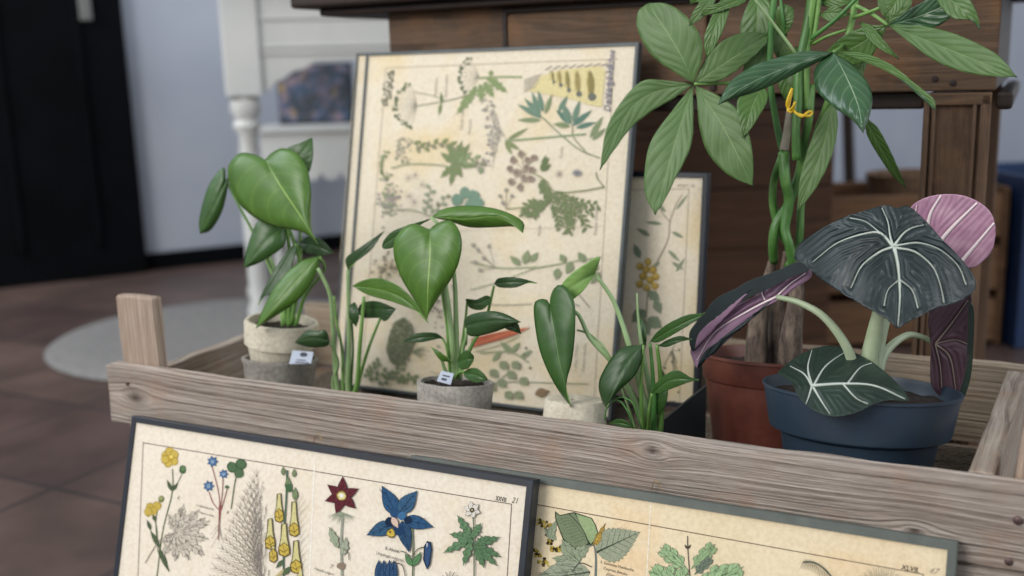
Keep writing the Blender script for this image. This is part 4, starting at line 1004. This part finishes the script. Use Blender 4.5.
for px_, rp, mt in ((((774, 262, TV), (773, 245, TV - .008), (776, 225, TV - .008), (788, 205, TV), (799, 175, TV + .004), (803, 150, TV), (809, 118, TV - .006), (812, 85, TV)), (4.6, 4.6, 5, 5.2, 5, 4.6, 4.2, 3.6), tst),
                    (((788, 268, TV), (791, 250, TV + .006), (780, 230, TV + .004), (773, 205, TV), (774, 180, TV - .004), (780, 160, TV - .01), (784, 146, TV)), (4.6, 4.8, 4.6, 4, 3.8, 3.6, 3), tst),
                    (((793, 268, TV - .005), (789, 245, TV - .012), (785, 228, TV - .01), (789, 200, TV - .008), (785, 178, TV - .012), (783.5, 152, TV - .008)), (4.5, 4.4, 4.6, 5, 5.6, 5.6), tst),
                    (((796, 265, TV + .006), (800, 232, TV + .008), (801, 205, TV + .01), (806, 170, TV + .01), (817, 132, TV + .01), (829, 98, TV + .01)), (4, 4, 4, 4, 3.6, 3), tst),
                    (((784, 150, TV - .008), (787, 132, TV - .008), (790, 108, TV - .004)), (4.6, 4, 3.4), graym),
                    (((796, 160, TV - .015), (796, 130, TV - .016), (798, 100, TV - .012), (799, 70, TV - .008), (808, 20, TV), (812, -10, TV)), (4, 4.6, 4.6, 4.2, 4, 4), tst),
                    (((782, 150, TV), (776, 120, TV), (770, 80, TV), (770.5, 44, TV), (774, 0, TV), (775, -14, TV)), (3.4, 3.4, 3.0, 3.0, 3.2, 3), stem_d),
                    (((818, 128, TV + .01), (830, 96, TV + .006), (843, 56, TV), (852, 20, TV), (857, -10, TV)), (3.4, 3.4, 3.2, 3.2, 3.2), stem_g),
                    (((806, 110, TV - .006), (806, 60, TV - .004), (808, 36, TV), (813, 0, TV), (815, -12, TV)), (4, 4, 4, 4.2, 4), stem_g),
                    (((807, 42, TV), (814, 36, TV), (818, 10, TV), (820, -12, TV)), (2.6, 2.4, 2.4, 2.2), stem_g)):
    stem('braided_stem', px_, rp, mt, pl6, 34)
lp = .2
for px_, rp, mt in ((((770, 84, TV), (735, 83, .205), (694, 84, .19)), (2, 1.6), stem_g),
                    (((809, 40, TV), (835, 20, .205), (860, -5, .2)), (2.2, 1.8), stem_d),
                    (((813, 44, TV), (828, 36, .2), (846, 30, .2)), (1.8, 1.4), stem_g),
                    (((852, 18, TV), (875, 10, .2), (905, -4, .19)), (2, 1.7), stem_g),
                    (((799, 66, TV - .01), (795, 53, .185), (776, 27, .18), (755, 0, .17)), (1.6, 1.4), stem_l),
                    (((845, 44, TV), (840, 48, .19), (834, 52, .17)), (2, 1.6), stem_g),
                    (((855, 5, TV), (872, 14, .205), (888, 25, .19)), (2, 1.6), stem_g),
                    (((786, 36, TV), (783, 20, .21), (780, -5, .21)), (1.6, 1.4), stem_d)):
    stem('leaf_stalk', px_, rp, mt, pl6)
PU = (pach, pach_d); PD = (pach_d, pach); PY = (pach_y, pach_d)
def pl(L, Rr, mid, vb, vt, mats, **kw): leaf(pl6, L, Rr, mid, vb, vt, mats, name='leaflet', nlat=7, rip=.00045, **kw)
pl([(678, 74.6), (652, 55.5), (638, 31), (638, 12)], [(702, 59), (701, 38), (687, 17), (668, 4)], [(693.5, 83), (678, 50), (648, 3)], .19, .20, PU)
pl([(673, 99), (652, 111), (631, 128), (615, 149)], [(666, 80.5), (642, 81), (621, 102), (606, 130)], [(693, 84), (653, 93), (627, 114), (600, 170)], .19, .15, PU, bulge=-.01)
pl([(674.6, 107.6), (652, 139), (645, 166.6), (645, 194)], [(693, 95), (693, 132), (688.5, 152.7), (674.6, 180), (666, 198)], [(693, 85), (676, 140), (655, 215)], .19, .15, PU)
pl([(697, 101), (699, 125), (707.6, 152.7), (728.4, 175)], [(714.5, 93.7), (738.8, 111), (749, 135), (753, 160)], [(695, 86), (722, 125), (752.7, 186)], .19, .17, PU)
pl([(703, 63), (721, 42), (746, 32)], [(721, 80), (746, 63), (764, 46)], [(695, 83), (730, 60), (770, 34)], .19, .22, PU)
pl([(807, 51), (780, 57), (753.5, 65.7), (731.6, 80.3), (722, 95)], [(826, 58), (809.5, 66.5), (785, 79), (761, 90), (736.5, 98)], [(832.6, 52.3), (785, 68), (745, 86), (718, 105)], .165, .10, PD, edge=.006)
pl([(815.6, 67), (815.6, 88), (831, 105), (852, 120)], [(852, 64), (868, 83), (872.5, 100.7), (868, 121.5)], [(833, 52), (846, 76), (858, 105), (863, 133)], .165, .09, PD, edge=.008)
pl([(862.5, 53), (890, 64), (914.6, 83), (933.7, 99)], [(869, 63.5), (897, 77), (921.5, 94)], [(836, 52), (885, 68), (935.4, 110)], .165, .12, PY)
pl([(914.6, 25), (946, 31), (973.6, 41.7), (998, 55.6)], [(907.6, 41), (932, 59), (960, 71), (991, 76.4)], [(888.5, 25), (930, 42), (975, 60), (1017, 77)], .19, .13, PU)
pl([(868, 26), (845, 35), (828, 50)], [(880, 42), (868, 60), (848, 66)], [(887, 25), (860, 44), (824, 62)], .195, .22, PY)
pl([(878, 5), (880, -14)], [(908, 12), (912, -8)], [(888, 24), (893, 4), (900, -28)], .19, .2, PU)
pl([(905, 12), (930, -2), (955, -14)], [(915, 28), (938, 26), (960, 8)], [(889, 25), (925, 14), (975, -8)], .19, .17, PD)
pl([(950, -12), (968, -2), (977, 14)], [(938, 2), (952, 18), (972, 20)], [(932, -14), (958, 6), (980, 29)], .17, .15, PY)
pl([(872, 26), (882, 38)], [(866, 36), (880, 49)], [(860, 22), (876, 38), (899, 59)], .2, .18, PY)
pl([(817, 126), (807, 152), (800, 178)], [(838, 122), (833, 152), (818, 185)], [(834, 98), (822, 150), (797, 212)], .225, .20, PU)
pl([(867, 135), (878, 155), (892, 175)], [(878, 128), (890, 150), (899, 170)], [(864, 116), (882, 150), (906, 188)], .26, .30, PY)
pl([(740, 96), (737, 112), (740, 125)], [(768, 98), (758, 118), (750, 130)], [(763, 84), (752, 108), (743, 138)], .20, .17, PY)
pl([(746, 8), (740, 30), (746, 50)], [(771, 5), (769, 30), (760, 52)], [(757, -12), (757, 25), (750, 66)], .235, .22, PY)
pl([(750, 50), (744, 64)], [(768, 55), (764, 68)], [(772, 38), (756, 62), (742, 92)], .23, .215, PU)
pl([(722, -2), (712, 16), (704, 38)], [(732, -2), (724, 28), (713, 50)], [(730, -10), (716, 24), (706, 58)], .17, .15, PY)
pl([(702, 0), (692, 14)], [(714, 4), (702, 18)], [(718, -10), (704, 8), (689, 26)], .18, .17, PU)
pl([(696, -2), (690, -6)], [(703, 6), (698, 2)], [(704, -12), (698, 0), (690, 4)], .2, .2, PY)
pl([(776, 12), (782, 4)], [(786, 34), (793, 22)], [(777, 34), (785, 20), (794, 8)], .22, .215, PY)
pl([(824, 12), (834, 6)], [(830, 22), (842, 18)], [(818, 14), (834, 13), (850, 14)], .22, .215, PU)
pl([(822, -6), (835, -8)], [(835, 8), (848, 4)], [(814, 4), (832, 0), (856, -4)], .23, .22, PY)
pl([(780, 60), (778, 84)], [(800, 62), (800, 88)], [(797, 46), (790, 70), (786, 102)], .235, .225, PY)
pl([(770, 40), (776, 56)], [(786, 38), (790, 54)], [(775, 26), (781, 48), (786, 70)], .24, .235, PU)
pl([(846, 58), (838, 72)], [(864, 72), (858, 88)], [(872, 52), (856, 68), (836, 92)], .225, .215, PU)
pl([(893, -4), (886, 8)], [(905, 2), (897, 14)], [(905, -14), (896, 2), (884, 18)], .17, .16, PY)
pl([(735, -2), (722, 2), (705, 8)], [(742, 4), (727, 9), (712, 14)], [(752, -6), (728, 4), (700, 16)], .165, .16, PY)
tie = plain('yellow_tie', 'e0b92a', rough=.4)
def ring(px_, name='plant_tie'):
    tube(name, [at(*p) for p in px_], [.0012, .0012], tie, pl6, 40, 8)
ring(((789, 112, .19), (787, 103, .185), (791, 91, .185), (792, 90, .19), (790, 100, .188), (788, 111, .186), (793, 107, .18), (795, 102, .18), (792, 112, .183), (789, 111, .184)))
ring(((792, 108, .185), (796, 113, .182), (802, 115, .18), (809, 116, .182), (812, 112, .186), (808, 112, .182), (802, 116.5, .179), (796, 113, .18)))

# --- blue pot with the dark velvet-leaved plant
c = at(860.5, 386.5, .100); u7, v7, z7 = loc(c); r7 = 95.5 / pxm(c); h7 = z7 - ZP
pl7 = empty('potted_plant', W(u7, v7, ZP), YAW, label='plant with dark velvety white-veined leaves in a blue plastic pot, right end of the crate', cat='plant', group='potted plants in the crate')
tilt(pl7, h7)
lathe('pot', [(r7 * .66, 0), (r7 * .68, .002), (r7 * .795, h7 - .0375), (r7 * .81, h7 - .037), (r7 * .905, h7 - .036), (r7 * .915, h7 - .034), (r7 * .982, h7 - .003), (r7, h7 - .0022), (r7, h7), (r7 * .975, h7), (r7 * .96, h7 - .004), (r7 * .89, h7 - .034), (r7 * .8, h7 - .04)], M['blue'], pl7, 80)
soil(pl7, r7 * .935, h7 - .011)
def velvet(name, c1, c2, rough=.5, sc=26):
    t = NT(name, rough); v = t.coord(); n1 = t.noise(v, sc, 3, .5); n2 = t.noise(v, 420, 3, .6)
    t.base(t.ramp(n1, [(.35, c1), (.65, c2)])); t.bump(t.math('ADD', n1, t.math('MULTIPLY', n2, .25)), .4, .0015)
    return t.m
al_top = velvet('velvet_leaf', '141f20', '1d2a2c', .42); al_und = velvet('velvet_under', '775a70', '8c6e84', .6); al_pink = velvet('pink_under', 'a87c96', 'c29bb0', .6, 60)
al_green = velvet('velvet_green', '1a2922', '25372d', .42, 40); al_dkp = velvet('purple_under', '3c2630', '4f3540', .6)
vein_w = plain('white_vein', 'b2bab0', rough=.5); vein_p = plain('pale_pink_vein', 'e6d8da', rough=.5); vein_d = plain('dull_vein', '7d7268', rough=.5)
pet = plain('pale_stalk', '8e9d7c', 'a2ae90', 50, .45)
# big leaf
ol = [(794, 258), (797, 247), (804, 240), (822.5, 228), (843, 217.5), (867, 210), (886, 205), (897, 208), (908.4, 206), (926.7, 221.7), (945, 242.5), (963, 260.7), (975, 279), (973.5, 292), (958, 302), (937, 307.6), (916, 318), (903, 325), (898, 328), (893, 324), (885, 318), (866.8, 307.6), (848.5, 297), (827.7, 284), (809.5, 271)]
f1 = lambda x, y: .075 - (y - 247) * .00062 + .000006 * (x - 886) ** 2 
vn = [([(894, 247), (898, 265), (900, 295), (898, 326)], 4.2, 1.2), ([(894, 247), (880, 252), (862, 266), (851, 288)], 3.2, .8), ([(893, 247), (880, 233), (860, 235), (836, 244), (813, 262)], 3, .8),
      ([(893, 246), (890, 235), (888, 222), (882, 208)], 2.6, .8), ([(894, 246), (903, 234), (912, 228), (924, 225)], 3, .8), ([(896, 248), (915, 252), (932, 266), (940, 284), (944, 303)], 2.8, .7), ([(895, 246), (918, 243), (940, 250), (958, 266), (966, 285)], 2.4, .6),
      ([(884, 236), (866, 222), (850, 218)], 1.6, .6), ([(899, 280), (888, 290), (884, 306)], 1.5, .5), ([(900, 280), (912, 290), (918, 308)], 1.5, .5)]
fan_leaf(pl7, ol, (894, 247), f1, (al_top, al_und), vn, amp=.0022, veinmat=vein_w)
# upright pink-backed leaf
ol = [(905, 215), (912, 206), (925, 198), (943, 194.5), (962, 195.5), (980, 203), (992, 215), (995.5, 232), (992, 250), (982, 262), (970, 268), (950, 262), (930, 245), (912, 232)]
f2 = lambda x, y: .175 + (y - 195) * .0002 + .00002 * (x - 945) ** 1
fan_leaf(pl7, ol, (925, 240), f2, (al_pink, al_top), [([(926, 240), (930, 215), (941, 195.5)], 4.6, 2.2), ([(930, 256), (948, 232), (977, 203)], 5, 2.4), ([(950, 275), (968, 254), (994, 223)], 5, 2.2), ([(920, 232), (915, 218), (917, 205)], 2.4, 1)], amp=.0006, veinmat=vein_p)
# lower front leaf over the rim
ol = [(777.5, 372), (787, 363.6), (806.7, 351), (829, 345.6), (848, 349.7), (870.6, 361), (890, 376), (904, 391), (908, 399), (904, 400.5), (890, 399.7), (873, 404), (856.7, 412), (837, 416), (820.6, 413), (806.7, 405), (798, 395.6), (793, 384), (784, 377.5)]
f3 = lambda x, y: .035 - (y - 386) * .0011 + .00012 * max(0, x - 850) * .6 + (.0006 * max(0, 386 - y))
fan_leaf(pl7, ol, (812, 386), f3, (al_green, al_und), [([(812, 386), (845, 384), (875, 386), (905, 399)], 4.0, 1.2), ([(812, 386), (804, 374), (790, 366)], 2.6, .8), ([(812, 386), (808, 368), (812, 350)], 2.8, .8), ([(814, 385), (826, 366), (848, 350)], 2.6, .8), ([(848, 383), (860, 368), (872, 363)], 2.2, .7), ([(812, 386), (809, 396), (806, 404)], 2.4, .8), ([(813, 387), (822, 402), (830, 414)], 2.6, .8), ([(843, 384), (856, 398), (868, 404)], 2.2, .7)], amp=.001, veinmat=vein_w)
# left leaf seen from the edge: purple underside below, dark upper side rolled over it
ol = [(690, 352), (694, 338), (712, 322), (735, 306), (757, 295), (781, 279), (806, 268), (812, 276), (800, 285), (781, 298), (760, 310), (747, 322), (738, 331), (725.6, 339), (708, 349), (699, 362), (696, 368)]
f4 = lambda x, y: .085 + (780 - x) * .0002 + (y - 300) * -.0001
fan_leaf(pl7, ol, (776, 297), f4, (al_und, al_top), [([(776, 297), (750, 310), (715, 332), (697, 360)], 2.6, .8), ([(776, 297), (790, 284), (806, 273)], 2, .8), ([(765, 300), (762, 292), (768, 284)], 1.8, .6)], amp=.0016, veinmat=vein_p, nA=90)
ol = [(689.5, 345), (690, 331), (702, 316), (715.5, 299), (735, 289), (751, 280), (768, 274), (781, 269), (796, 262), (804, 262), (809, 270), (790, 278), (768, 289), (745, 300), (720, 316), (700, 332), (694, 352)]
f4b = lambda x, y: .078 + (780 - x) * .0002
fan_leaf(pl7, ol, (750, 291), f4b, (al_top, al_und), [], amp=.0016, veinmat=vein_w, nA=90)
# right drooping leaf, underside seen
ol = [(928, 320), (932, 306), (945, 300), (960, 292), (970, 288), (972, 310), (971, 342), (967, 372), (961, 390), (955, 403), (946, 402), (933, 388), (930, 375), (931, 350)]
f5 = lambda x, y: .150 + (950 - x) * -.0003
fan_leaf(pl7, ol, (935, 344), f5, (al_dkp, al_top), [([(935, 344), (950, 358), (957, 398)], 2.4, .8), ([(935, 344), (950, 325), (968, 300)], 2.2, .7), ([(935, 344), (940, 365), (942, 388)], 1.8, .6), ([(935, 344), (955, 340), (969, 345)], 1.6, .6)], amp=.0012, veinmat=vein_d, nA=80)
ol = [(969, 300), (974, 310), (973.5, 345), (971, 376), (965, 396), (958, 408), (957, 400), (963, 380), (967, 350), (968, 320)]
fan_leaf(pl7, ol, (969.5, 350), lambda x, y: .142, (al_green, al_dkp), [], amp=.0004, veinmat=vein_w, nA=60)
for px_, rp in ((((866, 392, .095), (868, 365, .095), (876, 325, .095), (886, 285, .09), (894, 250, .079)), (10, 9, 7.5, 6, 3)),
                (((873, 390, .105), (878, 350, .11), (888, 310, .12), (905, 270, .15), (922, 244, .174)), (7, 5, 4.5, 4, 3)),
                (((858, 390, .09), (848, 350, .08), (825, 318, .078), (800, 303, .08), (777, 297, .084)), (6, 5, 4, 3.4, 2.6)),
                (((874, 392, .1), (884, 355, .12), (905, 336, .14), (922, 337, .147), (935, 344, .149)), (6, 4.6, 3.8, 3.2, 2.4)),
                (((850, 394, .085), (842, 386, .07), (828, 388, .05), (813, 387, .038)), (4.4, 4, 3.4, 2.6))):
    stem('leaf_stalk', px_, rp, pet, pl7, 30)

# ------------------------------------------------------------------ old wooden desk behind the crate
M['desk'] = wood('old_oak', '6e5744', '574434', '3b2c21', 0, 60, .6, .0006, 2.2, '8a6038', lowfreq=5)
M['deskv'] = wood('old_oak_upright', '6e5847', '5a4637', '3a2b21', 2, 90, .65, .0008, 4.2, '8a6848', lowfreq=5)
M['dark'] = wood('dark_oak', '3a2d26', '2b211c', '1a1411', 0, 60, .5, .0004, 6.2)
desk = empty('desk', W(.49, .62, 0), YAW, label='old brown wooden desk behind the crate, dark overhanging top', cat='desk')
def db(name, lo, hi, mat, b=.002, par=desk):   # lo/hi in crate coordinates
    o_ = (.49, .62, 0); return box(name, [lo[i] - o_[i] for i in range(3)], [hi[i] - o_[i] for i in range(3)], mat, par, b)
db('desk_top', (.030, .325, .684), (.95, .95, .712), M['dark'], .004)
db('top_moulding', (.060, .345, .674), (.93, .93, .684), M['dark'], .003)
db('apron', (.147, .370, .567), (.850, .392, .674), M['desk'])
db('apron', (.838, .3925, .567), (.850, .90, .674), M['dark'])
db('apron', (.147, .3925, .567), (.160, .90, .674), M['dark'])
db('rail', (.162, .382, .549), (.783, .400, .5665), M['dark'])
dr = db('drawer', (.318, .362, .580), (.560, .3695, .664), M['desk'], .003)
db('drawer_bead', (.310, .3655, .572), (.316, .3698, .672), M['dark'], .001); db('drawer_bead', (.310, .3655, .6665), (.568, .3698, .672), M['dark'], .001)
db('drawer_bead', (.563, .3655, .572), (.569, .3698, .6665), M['dark'], .001)
def deskleg(u0, u1, v0, v1, front):
    lg = db('leg', (u0 + .003, v0 + .006, 0), (u1 - .003, v1, .5655), M['deskv'])
    if front:
        c_ = Vector(((u0 + u1) / 2, (v0 + v1) / 2, 0))
        for a, b_ in ((u0, u0 + .006), (u0 + .008, u0 + .012), (u1 - .017, u1 - .013), (u1 - .010, u1)):
            o = box('fluting', (a - .49, v0 - .62, 0.02), (b_ - .49, v0 + .0055 - .62, .564), M['deskv'], desk, .0018)
            m0 = o.matrix_basis.copy(); o.parent = lg; o.location = o.location - lg.location
        o = box('cap', (u0 - .49, v0 - .62, .553), (u1 - .49, v0 + .006 - .62, .5655), M['desk'], desk, .001); o.parent = lg; o.location = o.location - lg.location
deskleg(.784, .847, .370, .425, True); deskleg(.149, .212, .3705, .425, True)
deskleg(.800, .847, .86, .90, False); deskleg(.149, .20, .86, .90, False)
db('side_moulding', (.8505, .375, .548), (.866, .90, .566), M['dark'], .004)
for (x, y) in ((935, 79), (953, 83)):
    u, v, z = loc(at(x, y, .3695)); o = lathe('peg', [(.0034, 0), (.0034, .0008), (.002, .0012)], M['dark'], desk, 14)
    o.location = (u - .49, .3698 - .62, z); o.rotation_euler = (R(90), 0, 0)

# ------------------------------------------------------------------ room
def struct(o): o['kind'] = 'structure'; return o
t = NT('tiled_floor', .42); tc = t.n('ShaderNodeTexCoord'); mp = t.n('ShaderNodeMapping'); mp.inputs['Rotation'].default_value = (0, 0, R(28)); t.l(tc.outputs['Object'], mp.inputs[0])
br = t.n('ShaderNodeTexBrick', offset=0, i_Scale=1, i_Mortar_Size=.006, i_Brick_Width=.3, i_Row_Height=.3); t.l(mp.outputs[0], br.inputs[0])
br.inputs['Color1'].default_value = l4('68564f'); br.inputs['Color2'].default_value = l4('5a4945'); br.inputs['Mortar'].default_value = l4('4d4340')
n1 = t.noise(tc.outputs['Object'], 5, 4, .6)
t.base(t.mix(.6, br.outputs[0], t.ramp(n1, [(.35, '8f8f8f'), (.65, 'f4f0ee')]), 'MULTIPLY')); t.bump(n1, .2, .002); floorm = t.m
def quad(name, P, mat, kind=None):
    o = mk(name, P, [tuple(range(len(P)))], mat); 
    return struct(o)
fl = box('floor', (-4, -3, -.05), (4.5, 7, 0), floorm, None, 0); struct(fl)
t = NT('wall_paint', .8); n1 = t.noise(t.coord(), 3, 3); t.base(t.ramp(n1, [(.3, 'a6adbb'), (.7, 'b0b6c1')])); wallm = t.m
WY = R(28); WO = Vector((-1.177, 3.32, 0))
def wbox(name, a0, a1, b0, b1, z0, z1, mat, bevel=0, parent=None):
    """box in the back wall's frame: a along the wall from the door jamb, b in front (negative) or behind"""
    o = box(name, (a0, b0, z0), (a1, b1, z1), mat, parent, bevel)
    if parent is None:
        c_ = o.location.copy(); o.rotation_euler = (0, 0, WY); o.location = WO + Matrix.Rotation(WY, 3, 'Z') @ c_
    return o
struct(wbox('wall_back', -2.6, 5.0, 0, .1, 0, 2.6, wallm))
blk = plain('black_paint', '020305', '05080d', 5, .8, spec=.1)
struct(wbox('baseboard_back', .0, 5.0, -.02, -.0005, .0, .055, blk, .004))
door = wbox('door_1', -1.5, -.005, -.05, -.001, .0, 2.1, blk, .006); struct(door)
for a in (-1.2, -.9, -.62, -.36, -.14):
    box('door_panel_moulding', (a - .01 + .7525, -.012, -.95), (a + .01 + .7525, .0, .95), blk, door, .003).location.y = -.0305
dh = box('door_handle', (-.018, -.02, -.05), (.018, 0, .05), plain('worn_steel', '6a6a68', rough=.4, metal=.7), door, .004)
hp = ray(84, 4); pl_ = WO; wn = Vector((math.sin(WY), -math.cos(WY), 0)); q = C0 + hp * ((WO + wn * .05 - C0).dot(wn) / hp.dot(wn)); bpy.context.view_layer.update()
dh.location = (Matrix.Rotation(-WY, 3, 'Z') @ (q - door.location)); dh.location.y = -.0355
# round woven rug
t = NT('woven_rug', .95); n1 = t.noise(t.coord(), 60, 4, .7); t.base(t.ramp(n1, [(.3, '6f6d6b'), (.7, '85827f')])); t.bump(n1, .6, .004); rugm = t.m
rug = lathe('rug', [(.37, 0), (.388, .002), (.39, .006), (.382, .010), (.30, .0105), (.1, .0105)], rugm, None, 72, (-.690, 2.405, .0005)); tag(rug, 'round grey woven rug on the tiled floor', 'rug')
# white painted table with turned leg
whitep = plain('white_paint', 'bfc1bf', 'c8c8c3', 8, .5)
wt = empty('side_table', (-.6275 - .0, 2.5425, .0115), R(14), label='white painted table with carved apron and turned legs, beyond the rug', cat='table')
def wb(name, lo, hi, b=.004): return box(name, [lo[0] + .6725, lo[1] - 2.5425, lo[2]], [hi[0] + .6725, hi[1] - 2.5425, hi[2]], whitep, wt, b)
wb('table_top', (-.76, 2.46, .80), (.28, 2.86, .83))
wb('corner_block', (-.715, 2.50, .545), (-.630, 2.585, .80)); wb('corner_block', (.150, 2.50, .545), (.235, 2.585, .80))
def apron():
    pts = [(-.630, .80), (.150, .80), (.150, .56), (.13, .562), (.11, .585), (.07, .60), (.03, .622)]
    pts += [(-.50, .622), (-.53, .605), (-.555, .60), (-.575, .585), (-.60, .575), (-.613, .556), (-.630, .556)]
    n = len(pts); vs = [Vector((x + .6725, y - 2.5425, z)) for y in (2.515, 2.535) for x, z in pts]
    fs = [tuple(range(n - 1, -1, -1)), tuple(range(n, 2 * n))] + [(k, (k + 1) % n, n + (k + 1) % n, n + k) for k in range(n)]
    o = mk('carved_apron', vs, fs, whitep, wt, world=False); mod_bevel(o, .002)
    for z in (.640, .655, .72): box('moulding', (-.628 + .6725, 2.508 - 2.5425, z), (.148 + .6725, 2.5148 - 2.5425, z + .007), whitep, o, .002)
apron()
for x in (-.6725, .1925):
    for y in (2.5425, 2.80):
        o = lathe('turned_leg', [(.030, 0), (.034, .02), (.022, .05), (.026, .10), (.028, .25), (.024, .40), (.020, .45), (.034, .475), (.026, .49), (.036, .51), (.036, .530), (.030, .5448)], whitep, wt, 32); o.location = (x + .6725, y - 2.5425, 0)
# bench with scalloped front and a dark picture on it
bench = empty('bench', (-.35, 3.30, 0), label='low white bench with scalloped front edge behind the turned table leg', cat='bench')
def bb(name, lo, hi, b=.003): return box(name, [lo[0] + .35, lo[1] - 3.30, lo[2]], [hi[0] + .35, hi[1] - 3.30, hi[2]], whitep, bench, b)
bb('bench_top', (-.77, 3.17, .435), (.10, 3.44, .452))
def scal():
    pts = [(-.75, .4345), (.08, .4345)]; N = 14; w = .83 / N
    for k in range(N):
        for j in range(6):
            a = math.pi * j / 5; pts.append((.08 - w * (k + .5) + w / 2 * math.cos(a) , .315 - .028 * math.sin(a)))
    n = len(pts); vs = [Vector((x + .35, y - 3.30, z)) for y in (3.185, 3.20) for x, z in pts]
    mk('scalloped_apron', vs, [tuple(range(n)), tuple(range(2 * n - 1, n - 1, -1))] + [(k, n + k, n + (k + 1) % n, (k + 1) % n) for k in range(n)], whitep, bench, world=False)
scal()
for x in (-.74, .05):
    for y in (3.20, 3.40): bb('leg', (x, y, 0), (x + .03, y + .03, .4345))
t = NT('dark_painting', .5); n1 = t.noise(t.coord(), 26, 3, .6); n2 = t.noise(t.coord(), 16, 2)
t.base(t.mix(t.ramp(n2, [(.4, '000000'), (.6, 'ffffff')]), t.ramp(n1, [(.35, '1d2733'), (.46, '34506a'), (.55, '7a6a80'), (.66, '9a8450')]), '28303a')); paintm = t.m
pt = empty('painting', (-.60, 3.33, .452), label='small dark abstract picture standing on the white bench', cat='picture')
o = box('canvas', (-.112, -.011, .006), (.112, .0, .180), paintm, pt, .002)
o = box('frame', (-.118, .0005, 0), (.118, .012, .186), M['black'], pt, .002)
# things behind the desk
chest = empty('plank_chest', (.28, 2.14, 0), R(6), label='dark brown plank chest far behind the money tree, seen under the desk', cat='chest')
cw = [wood('chest_plank', '5e422e', '4b3425', '30221a', 0, 60, .7, .001, k * 2.0) for k in range(2)]
for k in range(6): box('plank', (-.34, -.16, .01 + k * .118), (.335, -.14, .1272 + k * .118), cw[k % 2], chest, .004)
box('side_panel', (-.345, -.139, .01), (-.325, .16, .71), cw[0], chest); box('side_panel', (.318, -.139, .01), (.338, .16, .71), cw[0], chest); box('lid', (-.36, -.165, .7205), (.355, .17, .74), cw[1], chest); box('base', (-.34, -.138, .0), (.335, .16, .01), cw[0], chest)
cm = [wood('box_plank', '8a6a4c', '70523a', '4a3426', 0, 50, .7, .001, 3 + k * 2.0) for k in range(2)]
cr2 = empty('wooden_box', (.851, 2.28, 0), 0, label='brown slatted wooden box on the floor right of the desk leg', cat='box')
for k in range(3):
    box('slat', (-.20, -.14, .008 + k * .112), (.17, -.125, .100 + k * .112), cm[k % 2], cr2, .004); box('slat', (-.20, .125, .008 + k * .112), (.17, .14, .100 + k * .112), cm[k % 2], cr2, .004)
for x in (-.215, .1705): box('end_panel', (x, -.14, 0), (x + .0145, .14, .335), cm[0], cr2, .003)
box('box_floor', (-.20, -.124, .012), (.17, .124, .022), cm[1], cr2)
# basket in the box, blue crate beside it, pale board and pole against the wall
bk = plain('wicker', '7b6148', '5c4633', 90, .8, .003)
bas = lathe('basket', [(.075, 0), (.11, .03), (.125, .10), (.118, .17), (.122, .18), (.114, .18), (.108, .12), (.09, .02), (.001, .012)], bk, None, 40, (.90, 2.28, .0225)); bas.scale = (.95, .8, 1.85); tag(bas, 'brown wicker basket standing inside the slatted wooden box', 'basket')
bl = plain('blue_crate_plastic', '182f52', '1d3860', 10, .45)
bx = empty('plastic_crate', (1.196, 2.26, 0), label='blue plastic crate at the right edge behind the desk', cat='crate')
for lo, hi in (((-.15, -.16, 0), (.15, -.15, .36)), ((-.15, .15, 0), (.15, .16, .36)), ((-.15, -.1495, 0), (-.14, .1495, .36)), ((.14, -.1495, 0), (.15, .1495, .36))): box('side', lo, hi, bl, bx, .003)
box('bottom', (-.139, -.1495, .004), (.139, .1495, .012), bl, bx); 
for z in (.35,): box('rim', (-.16, -.17, z), (.16, -.1605, z + .014), bl, bx, .002)
wbd = empty('leaning_board', (.86, 3.05, 0), R(10), label='tall narrow white board leaning in the gap under the desk', cat='board')
o = box('panel', (-.045, -.01, 0), (.045, .01, .95), whitep, wbd, .003); o.rotation_euler = (R(-6), R(-9), 0); o.location = (-.06, .08, .48)
o = box('edge_strip', (-.049, -.004, -.47), (-.0452, .004, .47), whitep, o, .001)
pole = lathe('pole', [(.018, 0), (.016, .3), (.015, .74), (.022, .76), (.020, .80), (.004, .812)], M['dark'], None, 20, (.985, 2.95, 0)); pole.rotation_euler = (0, R(-4), 0); tag(pole, 'thin dark wooden pole beside the white board behind the leaves', 'pole')

# ------------------------------------------------------------------ light: daylight from unseen windows behind the lens, plus an added cool lamp
w = bpy.data.worlds.new('sky'); S.world = w; w.use_nodes = True
bg = w.node_tree.nodes['Background']; bg.inputs[0].default_value = (.88, .93, 1.0, 1); bg.inputs[1].default_value = .72
def area_light(name, p, tgt, sx, sy, e, c):
    l = bpy.data.lights.new(name, 'AREA'); l.shape = 'RECTANGLE'; l.size = sx; l.size_y = sy; l.energy = e; l.color = c
    o = bpy.data.objects.new(name, l); COL.objects.link(o); o.location = p
    o.rotation_euler = (Vector(tgt) - Vector(p)).to_track_quat('-Z', 'Y').to_euler(); return o
area_light('area_light', (-2.3, -.9, 2.1), (0, .9, .3), 1.6, 1.6, 95, (1, .97, .93))
area_light('area_light', (2.6, -.6, 1.9), (.2, 1.0, .3), 1.2, 1.4, 34, (.93, .96, 1))
area_light('area_light', (-2.6, 2.0, 2.2), (-.8, 2.8, .3), 1.2, 1.4, 44, (.85, .92, 1))  # cool area lamp added to brighten the back left, no window known there
S.view_settings.view_transform = 'Standard'; S.view_settings.look = 'None'; S.view_settings.gamma = 1; S.view_settings.use_curve_mapping = False
S.view_settings.exposure = 0
